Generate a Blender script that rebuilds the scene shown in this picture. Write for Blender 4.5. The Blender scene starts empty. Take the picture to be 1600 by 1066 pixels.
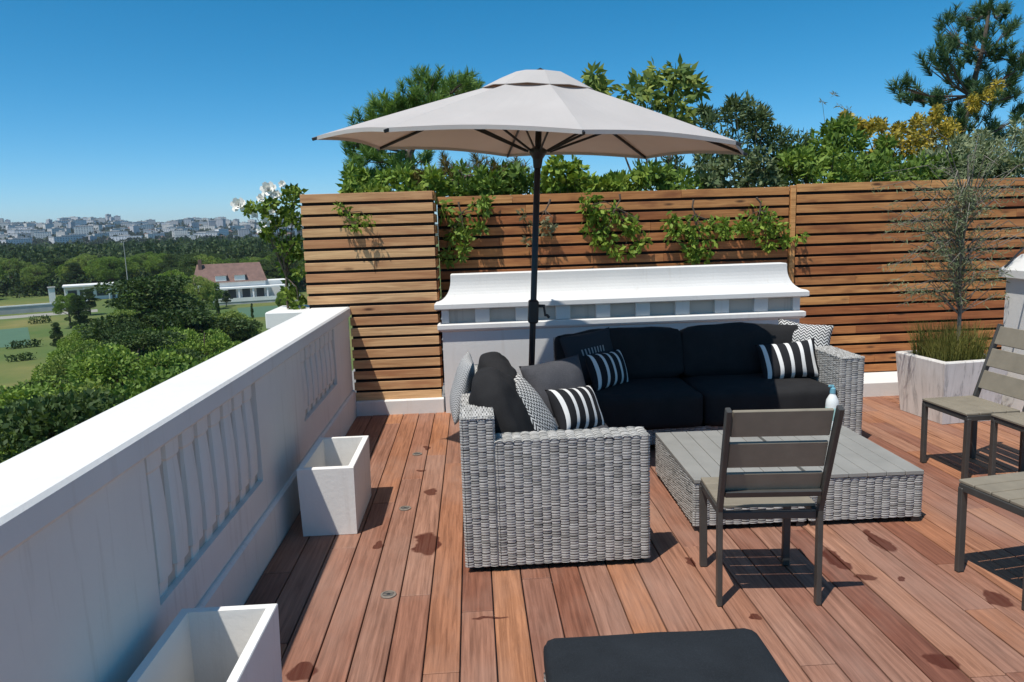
import bpy, math, random
import numpy as np
from mathutils import Vector, Matrix, noise

C = bpy.context.scene.collection
PI = math.pi
rad = math.radians

# ------------------------------------------------------------------ camera frame
F, CH, VPX, VPY, ROLL = 1155.0, 1.65, 735.0, 355.0, rad(1.8)
_y = Vector((VPX - 800, VPY - 533, F)).normalized()
_h = Vector((math.cos(ROLL), -math.sin(ROLL), 0))
_up = _h.cross(_y).normalized()
if _up.y > 0: _up = -_up
_x = _up.cross(_y)
if _x.x < 0: _x = -_x
RX, RY, RZ = _x, _y, _up          # world axes in camera (right, down, forward) coordinates


def ray(px, py):
    d = Vector((px - 800, py - 533, F))
    return Vector((RX.dot(d), RY.dot(d), RZ.dot(d)))


def at(px, py, Y):
    d = ray(px, py)
    return Vector((0, 0, CH)) + d * (Y / d.y)


# ------------------------------------------------------------------ object helpers
def tag(o, label=None, cat=None, group=None, kind=None):
    if label: o['label'] = label
    if cat: o['category'] = cat
    if group: o['group'] = group
    if kind: o['kind'] = kind
    return o


def thing(name, label, cat, loc=(0, 0, 0), rotz=0.0, group=None):
    o = bpy.data.objects.new(name, None)
    o.empty_display_size = 0.1
    C.objects.link(o)
    o.location = loc
    o.rotation_euler = (0, 0, rotz)
    return tag(o, label, cat, group)


def dup(root, loc, rotz=0.0, label=None, group=None, scale=None):
    def cp(o, parent):
        c = o.copy()
        C.objects.link(c)
        c.parent = parent
        for ch in list(o.children):
            cp(ch, c)
        return c
    r = cp(root, None)
    r.location = loc
    r.rotation_euler = (0, 0, rotz)
    if scale: r.scale = scale
    if label: r['label'] = label
    if group: r['group'] = group
    return r


class MB:
    """collects polygons for one mesh"""
    def __init__(s):
        s.v, s.f, s.m, s.uv = [], [], [], []

    def poly(s, pts, mi=0):
        n = len(s.v)
        s.v += [tuple(p) for p in pts]
        s.f.append(tuple(range(n, n + len(pts))))
        s.m.append(mi)

    def add(s, verts, faces, mi=0):
        n = len(s.v)
        s.v += [tuple(p) for p in verts]
        for f in faces:
            s.f.append(tuple(i + n for i in f))
            s.m.append(mi)

    def box(s, x0, x1, y0, y1, z0, z1, mi=0, M=None):
        P = [Vector(p) for p in ((x0, y0, z0), (x1, y0, z0), (x1, y1, z0), (x0, y1, z0),
                                 (x0, y0, z1), (x1, y0, z1), (x1, y1, z1), (x0, y1, z1))]
        if M: P = [M @ p for p in P]
        s.add(P, [(0, 3, 2, 1), (4, 5, 6, 7), (0, 1, 5, 4), (1, 2, 6, 5), (2, 3, 7, 6), (3, 0, 4, 7)], mi)

    def cbox(s, x0, x1, y0, y1, z0, z1, c=0.004, mi=0, M=None):
        """box with chamfered edges"""
        c = min(c, (x1 - x0) * .45, (y1 - y0) * .45, (z1 - z0) * .45)
        V = []
        idx = {}
        for ix, X in enumerate((x0, x1)):
            for iy, Y in enumerate((y0, y1)):
                for iz, Z in enumerate((z0, z1)):
                    sx, sy, sz = (1 - 2 * ix) * c, (1 - 2 * iy) * c, (1 - 2 * iz) * c
                    for a, p in enumerate(((X, Y + sy, Z + sz), (X + sx, Y, Z + sz), (X + sx, Y + sy, Z))):
                        idx[ix, iy, iz, a] = len(V)
                        V.append(Vector(p))
        I = lambda x, y, z, a: idx[x, y, z, a]
        Fs = []
        for x in (0, 1): Fs.append([I(x, 0, 0, 0), I(x, 1, 0, 0), I(x, 1, 1, 0), I(x, 0, 1, 0)])
        for y in (0, 1): Fs.append([I(0, y, 0, 1), I(1, y, 0, 1), I(1, y, 1, 1), I(0, y, 1, 1)])
        for z in (0, 1): Fs.append([I(0, 0, z, 2), I(1, 0, z, 2), I(1, 1, z, 2), I(0, 1, z, 2)])
        for a in (0, 1):
            for b in (0, 1):
                Fs.append([I(a, b, 0, 0), I(a, b, 1, 0), I(a, b, 1, 1), I(a, b, 0, 1)])
                Fs.append([I(a, 0, b, 0), I(a, 1, b, 0), I(a, 1, b, 2), I(a, 0, b, 2)])
                Fs.append([I(0, a, b, 1), I(1, a, b, 1), I(1, a, b, 2), I(0, a, b, 2)])
        for x in (0, 1):
            for y in (0, 1):
                for z in (0, 1):
                    Fs.append([I(x, y, z, 0), I(x, y, z, 1), I(x, y, z, 2)])
        ctr = Vector(((x0 + x1) / 2, (y0 + y1) / 2, (z0 + z1) / 2))
        out = []
        for f in Fs:
            n = (V[f[1]] - V[f[0]]).cross(V[f[2]] - V[f[0]])
            m = sum((V[i] for i in f), Vector()) / len(f) - ctr
            out.append(tuple(f) if n.dot(m) > 0 else tuple(reversed(f)))
        if M: V = [M @ p for p in V]
        s.add(V, out, mi)

    def tube(s, pts, radii, n=8, mi=0, caps=True):
        pts = [Vector(p) for p in pts]
        if not isinstance(radii, (list, tuple)): radii = [radii] * len(pts)
        rings = []
        a = None
        for i, p in enumerate(pts):
            d = (pts[min(i + 1, len(pts) - 1)] - pts[max(i - 1, 0)])
            if d.length < 1e-9: d = Vector((0, 0, 1))
            d.normalize()
            if a is None:
                a = d.orthogonal().normalized()
            else:
                a = (a - d * a.dot(d))
                a = a.normalized() if a.length > 1e-6 else d.orthogonal().normalized()
            b = d.cross(a)
            rings.append([p + (a * math.cos(2 * PI * k / n) + b * math.sin(2 * PI * k / n)) * radii[i] for k in range(n)])
        V = [q for r in rings for q in r]
        Fc = []
        for i in range(len(rings) - 1):
            for k in range(n):
                k2 = (k + 1) % n
                Fc.append((i * n + k, i * n + k2, (i + 1) * n + k2, (i + 1) * n + k))
        if caps:
            Fc.append(tuple(range(n - 1, -1, -1)))
            Fc.append(tuple((len(rings) - 1) * n + k for k in range(n)))
        s.add(V, Fc, mi)

    def bar(s, a, b, w, t, up=(0, 0, 1), c=0.003, mi=0):
        """rectangular bar from a to b, w wide (across), t thick (along up)"""
        a, b = Vector(a), Vector(b)
        d = (b - a)
        L = d.length
        d.normalize()
        u = Vector(up)
        u = (u - d * u.dot(d)).normalized()
        r = d.cross(u)
        M = Matrix(((r.x, d.x, u.x, a.x), (r.y, d.y, u.y, a.y), (r.z, d.z, u.z, a.z), (0, 0, 0, 1)))
        s.cbox(-w / 2, w / 2, 0, L, -t / 2, t / 2, c, mi, M)

    def lathe(s, prof, n=24, mi=0, ctr=(0, 0, 0)):
        V, Fc = [], []
        cx, cy, cz = ctr
        for r, z in prof:
            for k in range(n):
                V.append((cx + r * math.cos(2 * PI * k / n), cy + r * math.sin(2 * PI * k / n), cz + z))
        for i in range(len(prof) - 1):
            for k in range(n):
                k2 = (k + 1) % n
                Fc.append((i * n + k, i * n + k2, (i + 1) * n + k2, (i + 1) * n + k))
        Fc.append(tuple(range(n - 1, -1, -1)))
        Fc.append(tuple((len(prof) - 1) * n + k for k in range(n)))
        s.add(V, Fc, mi)

    def build(s, name, mats, parent=None, smooth=False, uvs=None):
        me = bpy.data.meshes.new(name)
        me.from_pydata(s.v, [], s.f)
        if not isinstance(mats, (list, tuple)): mats = [mats]
        for m in mats: me.materials.append(m)
        if len(mats) > 1:
            me.polygons.foreach_set('material_index', s.m)
        if smooth:
            me.polygons.foreach_set('use_smooth', [True] * len(me.polygons))
        if uvs is not None:
            ul = me.uv_layers.new(name='UVMap')
            buf = []
            for l in me.loops: buf += uvs[l.vertex_index]
            ul.data.foreach_set('uv', buf)
        me.update()
        o = bpy.data.objects.new(name, me)
        C.objects.link(o)
        if parent: o.parent = parent
        return o


def np_mesh(name, V, Q, mat, parent=None, k=4):
    """fast mesh from numpy verts (N,3) and faces (M,k)"""
    me = bpy.data.meshes.new(name)
    V = np.asarray(V, dtype=np.float32); Q = np.asarray(Q, dtype=np.int32)
    me.vertices.add(len(V)); me.vertices.foreach_set('co', V.ravel())
    me.loops.add(Q.size); me.loops.foreach_set('vertex_index', Q.ravel())
    me.polygons.add(len(Q))
    me.polygons.foreach_set('loop_start', np.arange(0, Q.size, k, dtype=np.int32))
    me.update(calc_edges=True)
    me.validate()
    me.materials.append(mat)
    o = bpy.data.objects.new(name, me)
    C.objects.link(o)
    if parent: o.parent = parent
    return o


# ------------------------------------------------------------------ materials
class NT:
    def __init__(s, name):
        s.m = bpy.data.materials.new(name)
        s.m.use_nodes = True
        s.t = s.m.node_tree
        s.b = s.t.nodes['Principled BSDF']
        s.out = s.t.nodes['Material Output']
        s._pos = None

    def n(s, typ, **kw):
        nd = s.t.nodes.new(typ)
        for k, v in kw.items(): setattr(nd, k, v)
        return nd

    def l(s, a, b): s.t.links.new(a, b)

    def pos(s, scale=(1, 1, 1), rot=(0, 0, 0), world=False):
        if world:
            src = s.n('ShaderNodeNewGeometry').outputs['Position']
        else:
            src = s.n('ShaderNodeTexCoord').outputs['Object']
        mp = s.n('ShaderNodeMapping')
        mp.inputs['Scale'].default_value = scale
        mp.inputs['Rotation'].default_value = rot
        s.l(src, mp.inputs['Vector'])
        return mp.outputs[0]

    def noise(s, vec, scale=5, detail=4, rough=.55, dist=0):
        nd = s.n('ShaderNodeTexNoise')
        nd.inputs['Scale'].default_value = scale
        nd.inputs['Detail'].default_value = detail
        nd.inputs['Roughness'].default_value = rough
        nd.inputs['Distortion'].default_value = dist
        if vec is not None: s.l(vec, nd.inputs['Vector'])
        return nd.outputs['Fac']

    def ramp(s, fac, stops, interp='LINEAR'):
        nd = s.n('ShaderNodeValToRGB')
        cr = nd.color_ramp
        cr.interpolation = interp
        while len(cr.elements) < len(stops): cr.elements.new(0.5)
        for e, (p, c) in zip(cr.elements, stops):
            e.position = p
            e.color = (*c, 1) if not isinstance(c, (int, float)) else (c, c, c, 1)
        s.l(fac, nd.inputs[0])
        return nd.outputs[0]

    def mix(s, fac, a, b, mode='MIX'):
        nd = s.n('ShaderNodeMix', data_type='RGBA', blend_type=mode)
        for sock, v in ((nd.inputs[0], fac), (nd.inputs[6], a), (nd.inputs[7], b)):
            if isinstance(v, (int, float)): sock.default_value = v
            elif isinstance(v, tuple): sock.default_value = (*v, 1)
            else: s.l(v, sock)
        return nd.outputs[2]

    def math(s, op, a, b=0.0, c=None):
        nd = s.n('ShaderNodeMath', operation=op)
        vs = [a, b] + ([c] if c is not None else [])
        for sock, v in zip(nd.inputs, vs):
            if isinstance(v, (int, float)): sock.default_value = v
            else: s.l(v, sock)
        return nd.outputs[0]

    def island(s): return s.n('ShaderNodeNewGeometry').outputs['Random Per Island']

    def bump(s, h, strength=.3, dist=.01, normal=None):
        nd = s.n('ShaderNodeBump')
        nd.inputs['Strength'].default_value = strength
        nd.inputs['Distance'].default_value = dist
        s.l(h, nd.inputs['Height'])
        if normal is not None: s.l(normal, nd.inputs['Normal'])
        return nd.outputs[0]

    def set(s, col=None, rough=None, metal=None, normal=None, spec=None):
        for k, v in (('Base Color', col), ('Roughness', rough), ('Metallic', metal), ('Normal', normal), ('Specular IOR Level', spec)):
            if v is None: continue
            sock = s.b.inputs[k]
            if isinstance(v, tuple): sock.default_value = (*v, 1)
            elif isinstance(v, (int, float)): sock.default_value = v
            else: s.l(v, sock)
        return s.m


M = {}


def simple(name, col, rough=.6, var=.15, scale=8, bump=.1, bscale=60, metal=0, spec=.5, world=False):
    t = NT(name)
    p = t.pos(world=world)
    f = t.noise(p, scale, 5)
    a = tuple(c * (1 - var) for c in col); b = tuple(min(1, c * (1 + var)) for c in col)
    c = t.ramp(f, [(.3, a), (.7, b)])
    nb = t.bump(t.noise(p, bscale, 3), bump, .004)
    M[name] = t.set(c, rough, metal, nb, spec)
    return M[name]


def make_materials():
    # deck boards -------------------------------------------------
    t = NT('deck_wood')
    isl = t.island()
    p = t.pos()
    off = t.n('ShaderNodeCombineXYZ')
    t.l(t.math('MULTIPLY', isl, 37.0), off.inputs[0]); t.l(t.math('MULTIPLY', isl, 91.0), off.inputs[1])
    va = t.n('ShaderNodeVectorMath', operation='ADD'); t.l(p, va.inputs[0]); t.l(off.outputs[0], va.inputs[1])
    mp = t.n('ShaderNodeMapping'); mp.inputs['Scale'].default_value = (26, 1.1, 10); t.l(va.outputs[0], mp.inputs[0])
    grain = t.noise(mp.outputs[0], 2.2, 8, .65, .6)
    mp2 = t.n('ShaderNodeMapping'); mp2.inputs['Scale'].default_value = (150, 3.0, 30); t.l(va.outputs[0], mp2.inputs[0])
    fine = t.noise(mp2.outputs[0], 2.0, 4, .6)
    base = t.ramp(isl, [(0, (.205, .080, .047)), (.15, (.265, .126, .083)), (.3, (.35, .150, .072)), (.45, (.25, .126, .086)),
                        (.6, (.305, .165, .115)), (.75, (.375, .172, .086)), (.88, (.27, .136, .094)), (1, (.19, .077, .05))])
    c = t.mix(t.ramp(grain, [(.32, .0), (.68, 1.0)]), t.mix(1.0, base, (.54, .48, .45), 'MULTIPLY'), t.mix(1.0, base, (1.26, 1.24, 1.22), 'MULTIPLY'))
    c = t.mix(t.ramp(fine, [(.55, 0.0), (.8, .45)]), c, (.10, .05, .03))
    # weathered grey patches
    w = t.noise(t.pos((1, .45, 1)), 1.7, 4, .6)
    c = t.mix(t.ramp(w, [(.45, 0.0), (.72, .55)]), c, (.345, .225, .175))
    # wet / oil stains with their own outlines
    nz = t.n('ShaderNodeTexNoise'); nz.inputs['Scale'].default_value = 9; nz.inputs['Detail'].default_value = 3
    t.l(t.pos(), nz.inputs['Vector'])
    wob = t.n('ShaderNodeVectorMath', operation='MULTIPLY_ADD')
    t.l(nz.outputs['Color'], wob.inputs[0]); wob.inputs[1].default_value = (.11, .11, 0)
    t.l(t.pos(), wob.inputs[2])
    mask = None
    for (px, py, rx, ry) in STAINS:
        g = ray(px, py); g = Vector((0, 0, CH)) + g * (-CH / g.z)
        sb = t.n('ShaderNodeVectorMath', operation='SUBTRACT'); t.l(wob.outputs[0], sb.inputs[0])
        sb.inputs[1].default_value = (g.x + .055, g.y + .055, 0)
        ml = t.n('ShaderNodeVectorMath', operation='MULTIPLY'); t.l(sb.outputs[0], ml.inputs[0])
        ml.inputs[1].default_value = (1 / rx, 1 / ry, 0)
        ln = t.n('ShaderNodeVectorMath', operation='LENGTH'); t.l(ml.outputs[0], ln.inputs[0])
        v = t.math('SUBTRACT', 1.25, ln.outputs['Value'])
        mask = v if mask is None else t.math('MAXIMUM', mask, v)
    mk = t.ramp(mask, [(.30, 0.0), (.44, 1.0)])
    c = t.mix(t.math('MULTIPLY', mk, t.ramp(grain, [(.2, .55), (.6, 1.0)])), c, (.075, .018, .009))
    hgt = t.math('ADD', t.math('MULTIPLY', grain, .5), t.math('MULTIPLY', fine, .5))
    M['deck_wood'] = t.set(c, .62, None, t.bump(hgt, .35, .004), .3)

    # slats -------------------------------------------------------
    def slat(name, ramp, dark):
        t = NT(name)
        isl = t.island()
        p = t.pos(world=True)
        off = t.n('ShaderNodeCombineXYZ')
        t.l(t.math('MULTIPLY', isl, 53.0), off.inputs[0]); t.l(t.math('MULTIPLY', isl, 17.0), off.inputs[2])
        va = t.n('ShaderNodeVectorMath', operation='ADD'); t.l(p, va.inputs[0]); t.l(off.outputs[0], va.inputs[1])
        mp = t.n('ShaderNodeMapping'); mp.inputs['Scale'].default_value = (1.1, 20, 24); t.l(va.outputs[0], mp.inputs[0])
        grain = t.noise(mp.outputs[0], 1.8, 8, .65, .8)
        mp2 = t.n('ShaderNodeMapping'); mp2.inputs['Scale'].default_value = (1.6, 6, 6); t.l(va.outputs[0], mp2.inputs[0])
        pat = t.noise(mp2.outputs[0], 1.5, 3, .5)
        base = t.ramp(isl, ramp)
        c = t.mix(t.ramp(grain, [(.3, 0.0), (.7, 1.0)]), t.mix(1.0, base, (.62, .52, .46), 'MULTIPLY'), t.mix(1.0, base, (1.2, 1.22, 1.2), 'MULTIPLY'))
        c = t.mix(t.ramp(pat, [(.5, 0.0), (.68, .7)]), c, dark)
        # knots
        vo = t.n('ShaderNodeTexVoronoi'); vo.inputs['Scale'].default_value = 1.0
        mp3 = t.n('ShaderNodeMapping'); mp3.inputs['Scale'].default_value = (2.2, 8, 8); t.l(va.outputs[0], mp3.inputs[0])
        t.l(mp3.outputs[0], vo.inputs['Vector'])
        c = t.mix(t.ramp(vo.outputs['Distance'], [(.06, .9), (.15, 0.0)]), c, (.07, .03, .015))
        M[name] = t.set(c, .6, None, t.bump(grain, .25, .004), .3)
    slat('slat_pale', [(0, (.52, .29, .14)), (.25, (.66, .42, .22)), (.5, (.50, .25, .12)), (.75, (.72, .47, .25)), (1, (.58, .33, .16))], (.40, .18, .085))
    slat('slat_red', [(0, (0.331, 0.126, 0.047)), (0.2, (0.536, 0.252, 0.09)), (0.4, (0.342, 0.12, 0.047)), (0.6, (0.661, 0.348, 0.134)), (0.8, (0.41, 0.162, 0.062)), (1, (0.57, 0.276, 0.101))], (.19, .062, .026))

    # painted masonry -------------------------------------------
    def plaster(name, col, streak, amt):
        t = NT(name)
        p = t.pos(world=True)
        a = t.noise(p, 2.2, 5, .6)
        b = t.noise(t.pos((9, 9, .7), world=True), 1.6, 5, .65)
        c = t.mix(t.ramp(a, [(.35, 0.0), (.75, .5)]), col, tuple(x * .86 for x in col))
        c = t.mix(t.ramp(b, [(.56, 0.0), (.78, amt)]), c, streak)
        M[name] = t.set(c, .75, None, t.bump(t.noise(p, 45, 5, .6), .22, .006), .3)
    plaster('white_plaster', (.71, .70, .675), (.52, .47, .40), .35)
    plaster('wall_plaster', (.77, .74, .69), (.46, .40, .33), .45)
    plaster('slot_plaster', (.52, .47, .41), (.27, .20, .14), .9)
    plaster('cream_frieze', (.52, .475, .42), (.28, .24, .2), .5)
    plaster('planter_white', (.80, .78, .74), (.50, .46, .40), .35)
    # marbled pot
    t = NT('pot_concrete')
    a = t.noise(t.pos((7, 7, .9), world=True), 2.4, 6, .7, .8)
    b = t.noise(t.pos(world=True), 5, 4)
    c = t.ramp(a, [(.36, (.72, .69, .65)), (.54, (.64, .61, .57)), (.61, (.40, .385, .365)), (.66, (.63, .60, .56)), (.8, (.72, .69, .66))])
    c = t.mix(t.ramp(b, [(.45, 0.0), (.75, .3)]), c, (.46, .40, .34))
    M['pot_concrete'] = t.set(c, .8, None, t.bump(b, .2, .006), .2)

    # wicker ---------------------------------------------------
    t = NT('wicker')
    isl = t.island()
    c = t.ramp(isl, [(0, (.27, .265, .245)), (.2, (.36, .355, .33)), (.5, (.44, .43, .405)), (.8, (.52, .51, .48)), (1, (.38, .37, .35))])
    st = t.noise(t.pos((1, 1, 1)), 220, 3)
    c = t.mix(t.ramp(st, [(.4, 0.0), (.7, .45)]), c, (.20, .19, .18))
    M['wicker'] = t.set(c, .55, None, t.bump(st, .2, .002), .35)
    simple('wicker_core', (.02, .019, .018), .8)

    # fabrics ---------------------------------------------------
    def fabric(name, col, wr=.35):
        t = NT(name)
        p = t.pos()
        w = t.noise(p, 7, 5, .6)
        wv = t.n('ShaderNodeTexWave', wave_type='BANDS', bands_direction='DIAGONAL'); wv.inputs['Scale'].default_value = 130
        t.l(p, wv.inputs['Vector'])
        sp = t.noise(p, 330, 2)
        c = t.mix(t.ramp(w, [(.3, 0.0), (.7, 1.0)]), tuple(x * .8 for x in col), tuple(x * 1.2 for x in col))
        c = t.mix(t.ramp(sp, [(.45, 0.0), (.75, .5)]), c, tuple(x * 2.2 for x in col))
        n1 = t.bump(wv.outputs['Fac'], .12, .001)
        M[name] = t.set(c, .9, None, t.bump(t.noise(p, 5, 3, .5, .3), wr, .02, n1), .2)
    fabric('black_fabric', (.017, .0165, .017))
    fabric('blue_black_fabric', (.0145, .0175, .021), .3)
    fabric('grey_fabric', (.060, .060, .066))

    def uvpat(name, fn):
        t = NT(name)
        uv = t.n('ShaderNodeTexCoord').outputs['UV']
        sx = t.n('ShaderNodeSeparateXYZ'); t.l(uv, sx.inputs[0])
        c = fn(t, sx.outputs[0], sx.outputs[1])
        p = t.pos()
        M[name] = t.set(c, .9, None, t.bump(t.noise(p, 6, 3), .25, .02), .2)

    def stripes(t, u, v):
        f = t.math('FRACT', t.math('MULTIPLY', u, 5.0))
        k = t.math('LESS_THAN', t.math('ABSOLUTE', t.math('SUBTRACT', f, .5)), .16)
        return t.mix(k, (.018, .018, .02), (.70, .69, .66))
    uvpat('stripe_fabric', stripes)

    def zig(t, u, v):
        z = t.math('ABSOLUTE', t.math('SUBTRACT', t.math('FRACT', t.math('MULTIPLY', u, 9.0)), .5))
        f = t.math('FRACT', t.math('ADD', t.math('MULTIPLY', v, 16.0), t.math('MULTIPLY', z, 2.0)))
        k = t.math('LESS_THAN', f, .5)
        return t.mix(k, (.03, .03, .032), (.60, .59, .56))
    uvpat('zigzag_fabric', zig)

    def thin(t, u, v):
        z = t.math('ABSOLUTE', t.math('SUBTRACT', t.math('FRACT', t.math('MULTIPLY', u, 14.0)), .5))
        f = t.math('FRACT', t.math('ADD', t.math('MULTIPLY', v, 26.0), t.math('MULTIPLY', z, 2.0)))
        k = t.math('LESS_THAN', f, .38)
        return t.mix(k, (.46, .455, .44), (.10, .10, .10))
    uvpat('pale_weave_fabric', thin)

    def logo(t, u, v):
        a = t.math('LESS_THAN', t.math('ABSOLUTE', t.math('SUBTRACT', v, .62)), .06)
        b = t.math('LESS_THAN', t.math('ABSOLUTE', t.math('SUBTRACT', u, .5)), .26)
        z = t.math('ABSOLUTE', t.math('SUBTRACT', t.math('FRACT', t.math('MULTIPLY', u, 16.0)), .5))
        k = t.math('LESS_THAN', z, .2)
        m = t.math('MULTIPLY', t.math('MULTIPLY', a, b), k)
        return t.mix(m, (.035, .036, .04), (.32, .31, .30))
    uvpat('motif_fabric', logo)

    # umbrella canopy: slightly translucent cloth
    t = NT('canopy_cloth')
    p = t.pos()
    f = t.noise(p, 3, 4)
    c = t.ramp(f, [(.3, (.535, .52, .505)), (.7, (.58, .565, .55))])
    t.set(c, .9, None, t.bump(t.noise(p, 260, 2), .1, .001), .15)
    tr = t.n('ShaderNodeBsdfTranslucent'); tr.inputs[0].default_value = (.80, .55, .38, 1)
    ms = t.n('ShaderNodeMixShader'); ms.inputs[0].default_value = .27
    t.l(t.b.outputs[0], ms.inputs[1]); t.l(tr.outputs[0], ms.inputs[2]); t.l(ms.outputs[0], t.out.inputs[0])
    M['canopy_cloth'] = t.m

    simple('pole_metal', (.018, .018, .02), .4, .1, spec=.4)
    simple('chair_metal', (.055, .053, .048), .42, .15, 12, .05, spec=.5)
    simple('chair_slat', (.225, .195, .145), .55, .12, 10, .1, 90)
    simple('table_slat', (.262, .258, .238), .55, .1, 6, .1, 90)
    simple('dark_plastic', (.02, .02, .02), .5)
    simple('bottle_white', (.72, .74, .72), .3, .04, bump=0)
    simple('bottle_label', (.35, .55, .52), .4, .1)
    simple('bottle_blue', (.16, .38, .46), .35, .05)
    simple('drain_metal', (.20, .17, .14), .5, .2, 40, .2)
    simple('soil', (.06, .04, .028), .95, .4, 30, .6, 40)
    simple('bark', (.10, .075, .055), .9, .4, 14, .6, 40)
    simple('bark_grey', (.17, .15, .125), .9, .35, 14, .6, 40)
    simple('black_backing', (.012, .010, .009), .9)  # near-black colour standing in for the shade seen between slats
    simple('roof_felt', (.22, .21, .2), .9)
    simple('petal', (.86, .84, .78), .6, .04, bump=.05)
    simple('petal_yellow', (.50, .38, .06), .6, .25, bump=.05)
    simple('roof_tile', (.17, .098, .08), .8, .2, .8, world=True)
    simple('house_white', (.74, .74, .71), .8, .06, .3, world=True)
    simple('house_glass', (.05, .06, .075), .2, .2)
    simple('stone_grey', (.42, .41, .39), .85, .15, .4, world=True)
    simple('hedge_dark', (.03, .055, .02), .9, .4, .5, world=True)

    def leafm(name, cols, trans=.17, scale=1.2, rough=.5):
        t = NT(name)
        isl = t.island()
        oi = t.n('ShaderNodeObjectInfo').outputs['Random']
        cl = t.noise(t.pos(world=True), scale, 2)
        f = t.math('ADD', t.math('MULTIPLY', isl, .5), t.math('ADD', t.math('MULTIPLY', cl, .55), t.math('MULTIPLY', t.math('SUBTRACT', oi, .5), .35)))
        c = t.ramp(f, [(.2, cols[0]), (.5, cols[1]), (.8, cols[2])])
        t.set(c, max(rough, .6), None, None, .18)
        tr = t.n('ShaderNodeBsdfTranslucent'); t.l(t.mix(1.0, c, (1.5, 1.5, .7), 'MULTIPLY'), tr.inputs[0])
        ms = t.n('ShaderNodeMixShader'); ms.inputs[0].default_value = trans
        t.l(t.b.outputs[0], ms.inputs[1]); t.l(tr.outputs[0], ms.inputs[2]); t.l(ms.outputs[0], t.out.inputs[0])
        M[name] = t.m
    leafm('leaf_mid', ((0.08, 0.137, 0.028), (0.138, 0.223, 0.04), (0.219, 0.308, 0.053)), scale=.25)
    leafm('leaf_dark', ((0.034, 0.062, 0.022), (0.058, 0.097, 0.031), (0.094, 0.137, 0.037)), scale=.25)
    leafm('leaf_light', ((0.121, 0.177, 0.047), (0.186, 0.26, 0.06), (0.285, 0.341, 0.085)), scale=.25)
    leafm('leaf_forest', ((0.03, 0.057, 0.022), (0.059, 0.094, 0.032), (0.101, 0.135, 0.042)), scale=.03)
    leafm('leaf_far', ((0.029, 0.049, 0.03), (0.042, 0.064, 0.036), (0.059, 0.08, 0.041)), scale=.01)
    leafm('needle_green', ((0.073, 0.152, 0.039), (0.135, 0.234, 0.058), (0.22, 0.328, 0.078)), scale=3)
    leafm('needle_blue', ((0.043, 0.09, 0.041), (0.078, 0.144, 0.065), (0.121, 0.198, 0.086)), scale=3)
    leafm('needle_tan', ((.09, .07, .02), (.13, .10, .03), (.17, .14, .045)), scale=3)
    leafm('leaf_gloss', ((0.059, 0.105, 0.029), (0.118, 0.181, 0.046), (0.296, 0.342, 0.081)), scale=4, rough=.35)
    leafm('leaf_olive', ((0.114, 0.149, 0.076), (0.183, 0.224, 0.121), (0.304, 0.342, 0.203)), scale=4)
    leafm('leaf_vine', ((0.058, 0.117, 0.014), (0.122, 0.207, 0.026), (0.23, 0.304, 0.048)), scale=4)
    leafm('leaf_rose', ((0.069, 0.119, 0.018), (0.152, 0.224, 0.036), (0.304, 0.37, 0.072)), scale=5)
    leafm('grass_blade', ((.10, .11, .025), (.18, .18, .045), (.28, .25, .08)), scale=8)
    leafm('leaf_broom', ((.10, .13, .03), (.34, .27, .045), (.58, .43, .06)), scale=6)
    leafm('leaf_sage', ((0.056, 0.09, 0.034), (0.106, 0.15, 0.063), (0.213, 0.24, 0.127)), scale=4)
    leafm('leaf_dry', ((.16, .13, .06), (.20, .17, .09), (.17, .19, .11)), scale=8)

    # ground of the park -----------------------------------------
    t = NT('park_grass')
    p = t.pos(world=True)
    a = t.noise(p, .028, 5, .6)
    b = t.noise(p, .35, 4, .6)
    c = t.ramp(a, [(.40, (.075, .125, .036)), (.52, (.115, .145, .045)), (.66, (.20, .18, .065))])
    c = t.mix(t.ramp(b, [(.35, 0.0), (.7, .5)]), c, (.10, .125, .04))
    M['park_grass'] = t.set(c, .95, None, None, .1)
    simple('court_green', (.06, .125, .07), .9, .08, .2, 0, world=True)
    simple('path_grey', (.27, .26, .22), .9, .1, .2, 0, world=True)
    t = NT('hill_scrub')
    a = t.noise(t.pos(world=True), .012, 5, .6)
    c = t.ramp(a, [(.4, (.03, .045, .024)), (.6, (.075, .085, .055))])
    M['hill_scrub'] = t.set(c, .95, None, None, .1)

    # distant apartment facades: window grid in object space
    def facade(name, col):
        t = NT(name)
        p = t.n('ShaderNodeTexCoord').outputs['Object']
        sx = t.n('ShaderNodeSeparateXYZ'); t.l(p, sx.inputs[0])
        fz = t.math('FRACT', t.math('DIVIDE', sx.outputs[2], 3.6))
        fx = t.math('FRACT', t.math('DIVIDE', t.math('ADD', sx.outputs[0], sx.outputs[1]), 4.2))
        wz = t.math('MULTIPLY', t.math('GREATER_THAN', fz, .3), t.math('LESS_THAN', fz, .8))
        wx = t.math('MULTIPLY', t.math('GREATER_THAN', fx, .25), t.math('LESS_THAN', fx, .75))
        oi = t.n('ShaderNodeObjectInfo').outputs['Random']
        wall = t.mix(oi, tuple(x * .8 for x in col), tuple(min(.8, x * 1.12) for x in col))
        c = t.mix(t.math('MULTIPLY', wz, wx), wall, (.26, .27, .30))
        nrm = t.n('ShaderNodeSeparateXYZ'); t.l(t.n('ShaderNodeNewGeometry').outputs['Normal'], nrm.inputs[0])
        c = t.mix(t.math('GREATER_THAN', nrm.outputs[2], .5), c, (.42, .41, .40))
        M[name] = t.set(c, .8, None, None, .2)
    facade('facade_white', (.80, .79, .77))
    facade('facade_cream', (.74, .70, .64))
    facade('facade_grey', (.55, .55, .56))


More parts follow.
